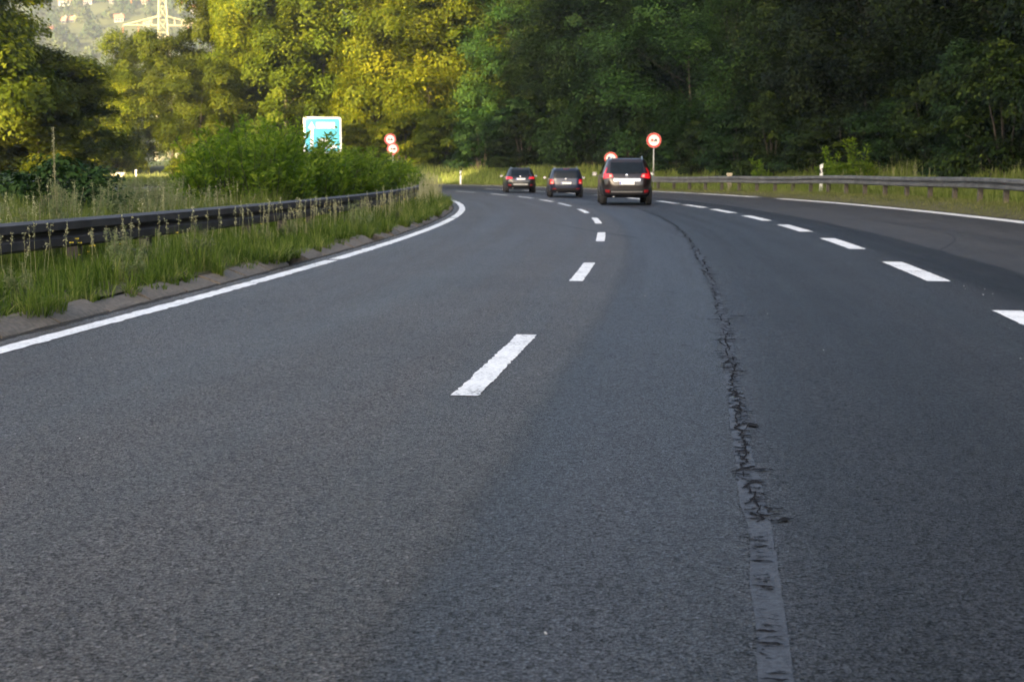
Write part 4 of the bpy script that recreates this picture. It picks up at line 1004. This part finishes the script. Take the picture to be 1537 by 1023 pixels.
    for y in cfg['axles']:
        for sg in (-1, 1):
            wh = empty('wheel'); wh.parent = root; wh.location = (sg * (hw - .125), y, rw); wh.rotation_euler = (0, 0, -sg * math.pi / 2)
            mb = MB(); mb.lathe_y([(-.11, rw * .62), (-.12, rw * .9), (-.09, rw), (.09, rw), (.12, rw * .9), (.11, rw * .62), (-.11, rw * .62)], 28); mb.build('tyre', M['tyre'], wh, smooth=True)
            mb = MB(); mb.lathe_y([(.06, .0005), (.075, rw * .12), (.05, rw * .2), (.08, rw * .55), (.10, rw * .63), (-.10, rw * .63)], 28)
            for k in range(5):
                a = k * 1.2566; mb.tube([(.06 * math.cos(a), .085, .06 * math.sin(a)), (rw * .58 * math.cos(a), .092, rw * .58 * math.sin(a))], .022, 6)
            mb.build('rim', M['rim'], wh, smooth=True)
    root.location = (X, Y, 0); root.rotation_euler = (0, 0, rz); root.scale = (scale * cfg.get('wide', 1), scale, scale * cfg.get('low', 1))
    return tag(root, label, 'car', group)

def carpaint(name, c):
    return simple(name, c, .28, .15, var=.12, scale=1.5, coat=.6)
suv_rows = [(.27, .78, .16, 4.30, 5), (.36, .86, .05, 4.44, 6), (.50, .905, .0, 4.5, 6), (.70, .92, -.01, 4.5, 6), (.86, .925, .015, 4.44, 6), (.98, .92, .05, 4.30, 6), (1.04, .905, .08, 4.10, 5.5), (1.08, .89, .10, 3.35, 5.5), (1.2, .845, .17, 3.0, 5.5), (1.36, .78, .27, 2.65, 5.5), (1.50, .725, .36, 2.35, 5), (1.59, .68, .43, 2.15, 5), (1.635, .60, .52, 2.0, 4), (1.65, .42, .8, 1.8, 3)]
suv_cfg = dict(window=[(-.60, 1.10), (.60, 1.10), (.56, 1.50), (-.56, 1.50)], light=[(.48, .98), (.83, .92), (.82, 1.12), (.53, 1.10)], light_up=[(.745, 1.12), (.81, 1.12), (.69, 1.32), (.675, 1.315)], clear=[(.52, 1.0), (.62, .985), (.62, 1.07), (.55, 1.065)],
    reflector=[(.60, .43), (.76, .45), (.76, .55), (.60, .53)], bumper=[(-.80, .34), (.80, .34), (.84, .60), (-.84, .60)], trim=[(-.46, .84), (.46, .84), (.47, .93), (-.47, .93)], skid=[(-.55, .45), (.55, .45), (.55, .49), (-.55, .49)], plate=(0, .775), badge=1.045, roof_w=.62, spoiler_y=.60, rail_y=(.75, 2.5), mirror_y=2.95, axles=(.85, 3.55), mirror=None,
    side_windows=[[(.75, 1.08), (1.55, 1.08), (1.55, 1.48), (.85, 1.47)], [(1.62, 1.08), (2.75, 1.08), (2.3, 1.48), (1.62, 1.49)]])
suv_cfg['mirror'] = M['steel']
p_brown = carpaint('brown_black_paint', (.012, .006, .006)); p_navy = carpaint('navy_paint', (.004, .010, .036)); p_black = carpaint('black_paint', (.007, .009, .010))
car('suv', suv_rows, suv_cfg, p_brown, 'dark brown SUV seen from behind with red lights and a pale strip above its plate', 3.76, 47.1, math.radians(-1.6), .93)
blue_rows = [(.25, .74, .14, 4.3, 6), (.36, .83, .04, 4.42, 7), (.50, .87, .0, 4.5, 7), (.72, .89, .0, 4.5, 7), (.9, .885, .02, 4.42, 7), (1.0, .88, .04, 4.2, 7), (1.06, .86, .05, 3.4, 7), (1.2, .82, .09, 3.05, 7), (1.36, .77, .14, 2.75, 7), (1.5, .725, .20, 2.45, 6), (1.58, .69, .26, 2.2, 5), (1.62, .60, .36, 2.0, 4), (1.635, .42, .6, 1.8, 3)]
blue_cfg = dict(low=.94, wide=1.03, window=[(-.66, 1.07), (.66, 1.07), (.61, 1.50), (-.61, 1.50)], light=[(.63, .76), (.845, .74), (.82, 1.02), (.66, 1.0)], clear=[(.68, .80), (.80, .79), (.80, .85), (.68, .86)], reflector=[(.52, .45), (.68, .46), (.68, .52), (.52, .51)], bumper=[(-.78, .30), (.78, .30), (.80, .52), (-.80, .52)], plate=(0, .80), badge=1.02, roof_w=.62, spoiler_y=.38, rail_y=(.5, 2.4), mirror_y=2.85, axles=(.85, 3.5), mirror=M['steel'],
    side_windows=[[(.5, 1.07), (1.5, 1.07), (1.5, 1.48), (.6, 1.47)], [(1.58, 1.07), (2.75, 1.07), (2.3, 1.48), (1.58, 1.49)]])
car('estate_car', blue_rows, blue_cfg, p_navy, 'dark blue car with roof rails driving between the black car and the SUV', 2.22, 59.0, math.radians(.4), .78)
black_rows = [(.25, .74, .18, 4.2, 5), (.36, .82, .06, 4.34, 6), (.50, .87, .0, 4.4, 6), (.72, .90, .0, 4.4, 6), (.9, .895, .04, 4.3, 6), (1.0, .88, .09, 4.1, 5.5), (1.06, .86, .13, 3.3, 5.5), (1.2, .80, .24, 2.95, 5), (1.36, .73, .36, 2.6, 5), (1.5, .67, .47, 2.3, 4.5), (1.58, .62, .55, 2.1, 4.5), (1.62, .54, .66, 1.95, 4), (1.635, .38, .9, 1.75, 3)]
black_cfg = dict(low=.92, wide=1.05, window=[(-.56, 1.09), (.56, 1.09), (.50, 1.48), (-.50, 1.48)], light=[(.46, .92), (.83, .88), (.81, 1.06), (.50, 1.03)], reflector=[(.54, .46), (.72, .47), (.72, .55), (.54, .54)], bumper=[(-.78, .30), (.78, .30), (.82, .56), (-.82, .56)], skid=[(-.42, .50), (.42, .50), (.42, .60), (-.42, .60)], plate=(0, .90), badge=1.06, roof_w=.56, spoiler_y=.70, rail_y=(.85, 2.2), mirror_y=2.85, axles=(.8, 3.45), mirror=M['steel'],
    side_windows=[[(.85, 1.07), (1.5, 1.07), (1.5, 1.46), (.95, 1.44)], [(1.58, 1.07), (2.7, 1.07), (2.25, 1.46), (1.58, 1.47)]])
car('hatchback', black_rows, black_cfg, p_black, 'black car with wide red tail lights, farthest of the three cars ahead', .42, 69.6, math.radians(2.5), .80)

# ------------------------------------------------------------------ far hill, houses, pylon, haze
def hill_z(X, Y):
    z = -14 + 195 * sstep(420, 1500, Y) + 6 * np.sin(X * .013) + 8 * np.sin(X * .02 + Y * .011)
    return z - 70 * sstep(-.235, -.17, X / np.maximum(Y, 1)) * sstep(900, 1300, Y)
xs = np.arange(-900, 500, 16.0); ys = np.arange(400, 1480, 16.0)
X, Y = np.meshgrid(xs, ys, indexing='ij'); X = X.ravel(); Y = Y.ravel(); m = len(ys)
i, j = np.meshgrid(np.arange(len(xs) - 1), np.arange(m - 1), indexing='ij'); a = (i * m + j).ravel()
M['hill'] = soil_mat('hill_meadow', [(.35, (.04, .05, .018)), (.6, (.08, .09, .03)), (.8, (.13, .12, .05))], .012)
tag(quads_obj('far_hill', np.stack([X, Y, hill_z(X, Y)], 1), M['hill'], F=np.stack([a, a + m, a + m + 1, a + 1], 1), smooth=True), kind='structure')
houses = [(112, 9, 1150, 15, 10), (147, 8, 1130, 11, 8), (190, 33, 1000, 10, 8), (110, 36, 980, 6, 7), (123, 35, 985, 6, 7), (232, 41, 960, 9, 6), (182, 7, 1150, 7, 7), (321, 27, 1050, 14, 10), (302, 20, 1090, 10, 9), (89, 48, 930, 6, 5), (230, 8, 1180, 8, 7)]
hsel = []
for u, v, Y, wd, hh in houses:
    X = at_u(u, Y); z = float(hill_z(np.array([X]), np.array([Y]))[0]); wd *= .62; hh *= .62
    for _ in range(30):                                            # walk along the ground until the house shows in its place
        zz = float(hill_z(np.array([at_u(u, Y)]), np.array([Y]))[0]); ww = EYE + (HORIZON - v) / FPX * Y - hh * .5; Y += (ww - zz) / (.20) * .35; Y = min(max(Y, 560), 1440)
    hsel.append((u, at_u(u, Y), Y, float(hill_z(np.array([at_u(u, Y)]), np.array([Y]))[0]), wd, hh))
rank = ['largest white house near the top of the far hill, left of the pylon', 'white house under a red roof, second from the left on the far hill top', 'small white house alone in the middle of the hillside, left of the pylon', 'tiny white house on the hillside, left one of a close pair', 'tiny white house on the hillside, right one of a close pair', 'low white house just beside the pylon, below its lower arm', 'small pale house near the hill top, between the pylon and the larger houses', 'white building right of the pylon, touching the trees', 'pale house right of the pylon, at the edge of the bright sky', 'small pale house low on the far hill beside the dark corner tree', 'pale house high up just left of the pylon shaft']
for (u, X, Y, z, wd, hh), lb in zip(hsel, rank):
    h = empty('house', (X, Y, z - 1), R_.uniform(-.5, .5)); mb = MB(); e = hh * .62; d = wd * .7; mb.box((0, 0, e / 2), (wd, d, e)); mb.build('wall', M['render'], h)
    mb = MB(); ox = wd / 2 + .4; oy = d / 2 + .5; mb.add([(-ox, -oy, e), (ox, -oy, e), (ox, oy, e), (-ox, oy, e), (-ox, 0, hh + 1), (ox, 0, hh + 1)], [(0, 1, 5, 4), (2, 3, 4, 5), (0, 4, 3), (1, 2, 5), (3, 2, 1, 0)]); rf = mb.build('roof', M['rooftile'], h)
    mb = MB(); mb.box((wd * .25, d * .12, hh + 1.0), (.9, .9, 2.0)); mb.build('chimney', M['render'], rf)
    for x in (-.3, 0, .3):
        mb = MB(); mb.box((x * wd, -d / 2 - .03, e * .58), (1.1, .08, 1.5)); mb.build('window', M['glass'], h)
    tag(h, lb, 'house', 'houses on the far hill')
rng = np.random.default_rng(8); Q = []; RN = []
n = 3200; hx = rng.uniform(-620, 60, n); hy = 430 + 1020 * rng.random(n) ** .9; keep = np.ones(n, bool)
for (u, X, Y, z, wd, hh) in hsel: keep &= ~((abs(hx - X) < wd * .8) & (hy > Y - 22) & (hy < Y + 8))
keep &= np.hypot(hx + 103, hy - 430) > 10
hx = hx[keep]; hy = hy[keep]; hz = hill_z(hx, hy)
for X, Y, z in zip(hx, hy, hz):
    k = 70; r = rng.uniform(3.2, 5.6); hgt = r * rng.uniform(1.5, 2.3); d = rng.normal(size=(k, 3)); d /= np.linalg.norm(d, axis=1)[:, None]; d[:, 2] = abs(d[:, 2])
    C = np.array([X, Y, z]) + d * np.array([r, r, hgt]) * rng.uniform(.75, 1.05, (k, 1)); C[:, 2] += .5
    Q.append(leaf_quads(C, d + rng.normal(0, .4, (k, 3)), rng.uniform(1.4, 2.8, k), .8, rng=rng)); RN.append(np.clip(rng.normal(.45, .25) + rng.normal(0, .12, k), 0, 1))
tag(quads_obj('far_wood', np.concatenate(Q), M['leaf_far'], rnd=np.concatenate(RN)), 'hazy woodland covering the far hill', 'woodland', kind='stuff')

def pylon():
    PX, PY, PZ = at_u(255, 430), 430, -14.0
    root = empty('pylon', (PX, PY, PZ), .12)
    hw = lambda z: np.interp(z, [0, 36, 51, 58, 66, 74], [4.0, 2.1, 1.45, 1.25, .95, .25])
    lv = [0, 8, 15.5, 22.5, 29, 35, 40.5, 45.5, 50, 54.5, 58, 62, 66, 70, 74]
    for sx, sy in ((-1, -1), (1, -1), (1, 1), (-1, 1)):
        mb = MB(); mb.tube([(sx * hw(z), sy * hw(z), z) for z in lv], .19, 5); mb.build('leg', M['pylon'], root)
    mb = MB()
    for a, b in zip(lv[:-1], lv[1:]):
        wa, wb = hw(a), hw(b)
        for (x0, y0), (x1, y1) in (((-1, -1), (1, -1)), ((1, -1), (1, 1)), ((1, 1), (-1, 1)), ((-1, 1), (-1, -1))):
            mb.tube([(x0 * wa, y0 * wa, a), (x1 * wb, y1 * wb, b)], .09, 4); mb.tube([(x1 * wa, y1 * wa, a), (x0 * wb, y0 * wb, b)], .09, 4); mb.tube([(x0 * wb, y0 * wb, b), (x1 * wb, y1 * wb, b)], .09, 4)
    mb.build('bracing', M['pylon'], root)
    for z, L in ((56.5, 11.6), (65, 9.0)):
        for sg in (-1, 1):
            ar = MB(); wz = hw(z); wt = hw(z + 2.6)
            for sy in (-1, 1):
                ar.tube([(sg * wz, sy * wz, z), (sg * L, 0, z)], .15, 4); ar.tube([(sg * wt, sy * wt, z + 2.6), (sg * L, 0, z)], .17, 4)
                for t in (.2, .4, .6, .8):
                    x = wz + (L - wz) * t; ar.tube([(sg * x, sy * wz * (1 - t), z), (sg * (wt + (L - wt) * t), sy * wt * (1 - t), z + 2.6 * (1 - t))], .10, 4)
            am = ar.build('cross_arm', M['pylon'], root)
            for x in (L, L * .62):
                ins = MB(); ins.tube([(sg * x, 0, z), (sg * x, 0, z - 2.2)], .14, 6); ins.build('insulator', M['rooftile'], am)
    return tag(root, 'tall lattice power pylon with two cross arms, lit golden in front of the hazy hill', 'pylon')
pylon()

hz = MB(); hz.box((-200, 620, 100), (1500, 1760, 230)); ho = hz.build('haze', M['white']); ho.data.materials.clear()
hm = bpy.data.materials.new('haze'); hm.use_nodes = True; hn = hm.node_tree.nodes; hn.clear()
pv = hn.new('ShaderNodeVolumePrincipled'); pv.inputs['Color'].default_value = (.93, .95, 1.0, 1); pv.inputs['Density'].default_value = .00027; pv.inputs['Anisotropy'].default_value = .4
out = hn.new('ShaderNodeOutputMaterial'); hm.node_tree.links.new(pv.outputs[0], out.inputs['Volume']); ho.data.materials.append(hm)
tag(ho, 'pale evening haze filling the valley', 'haze', kind='stuff')
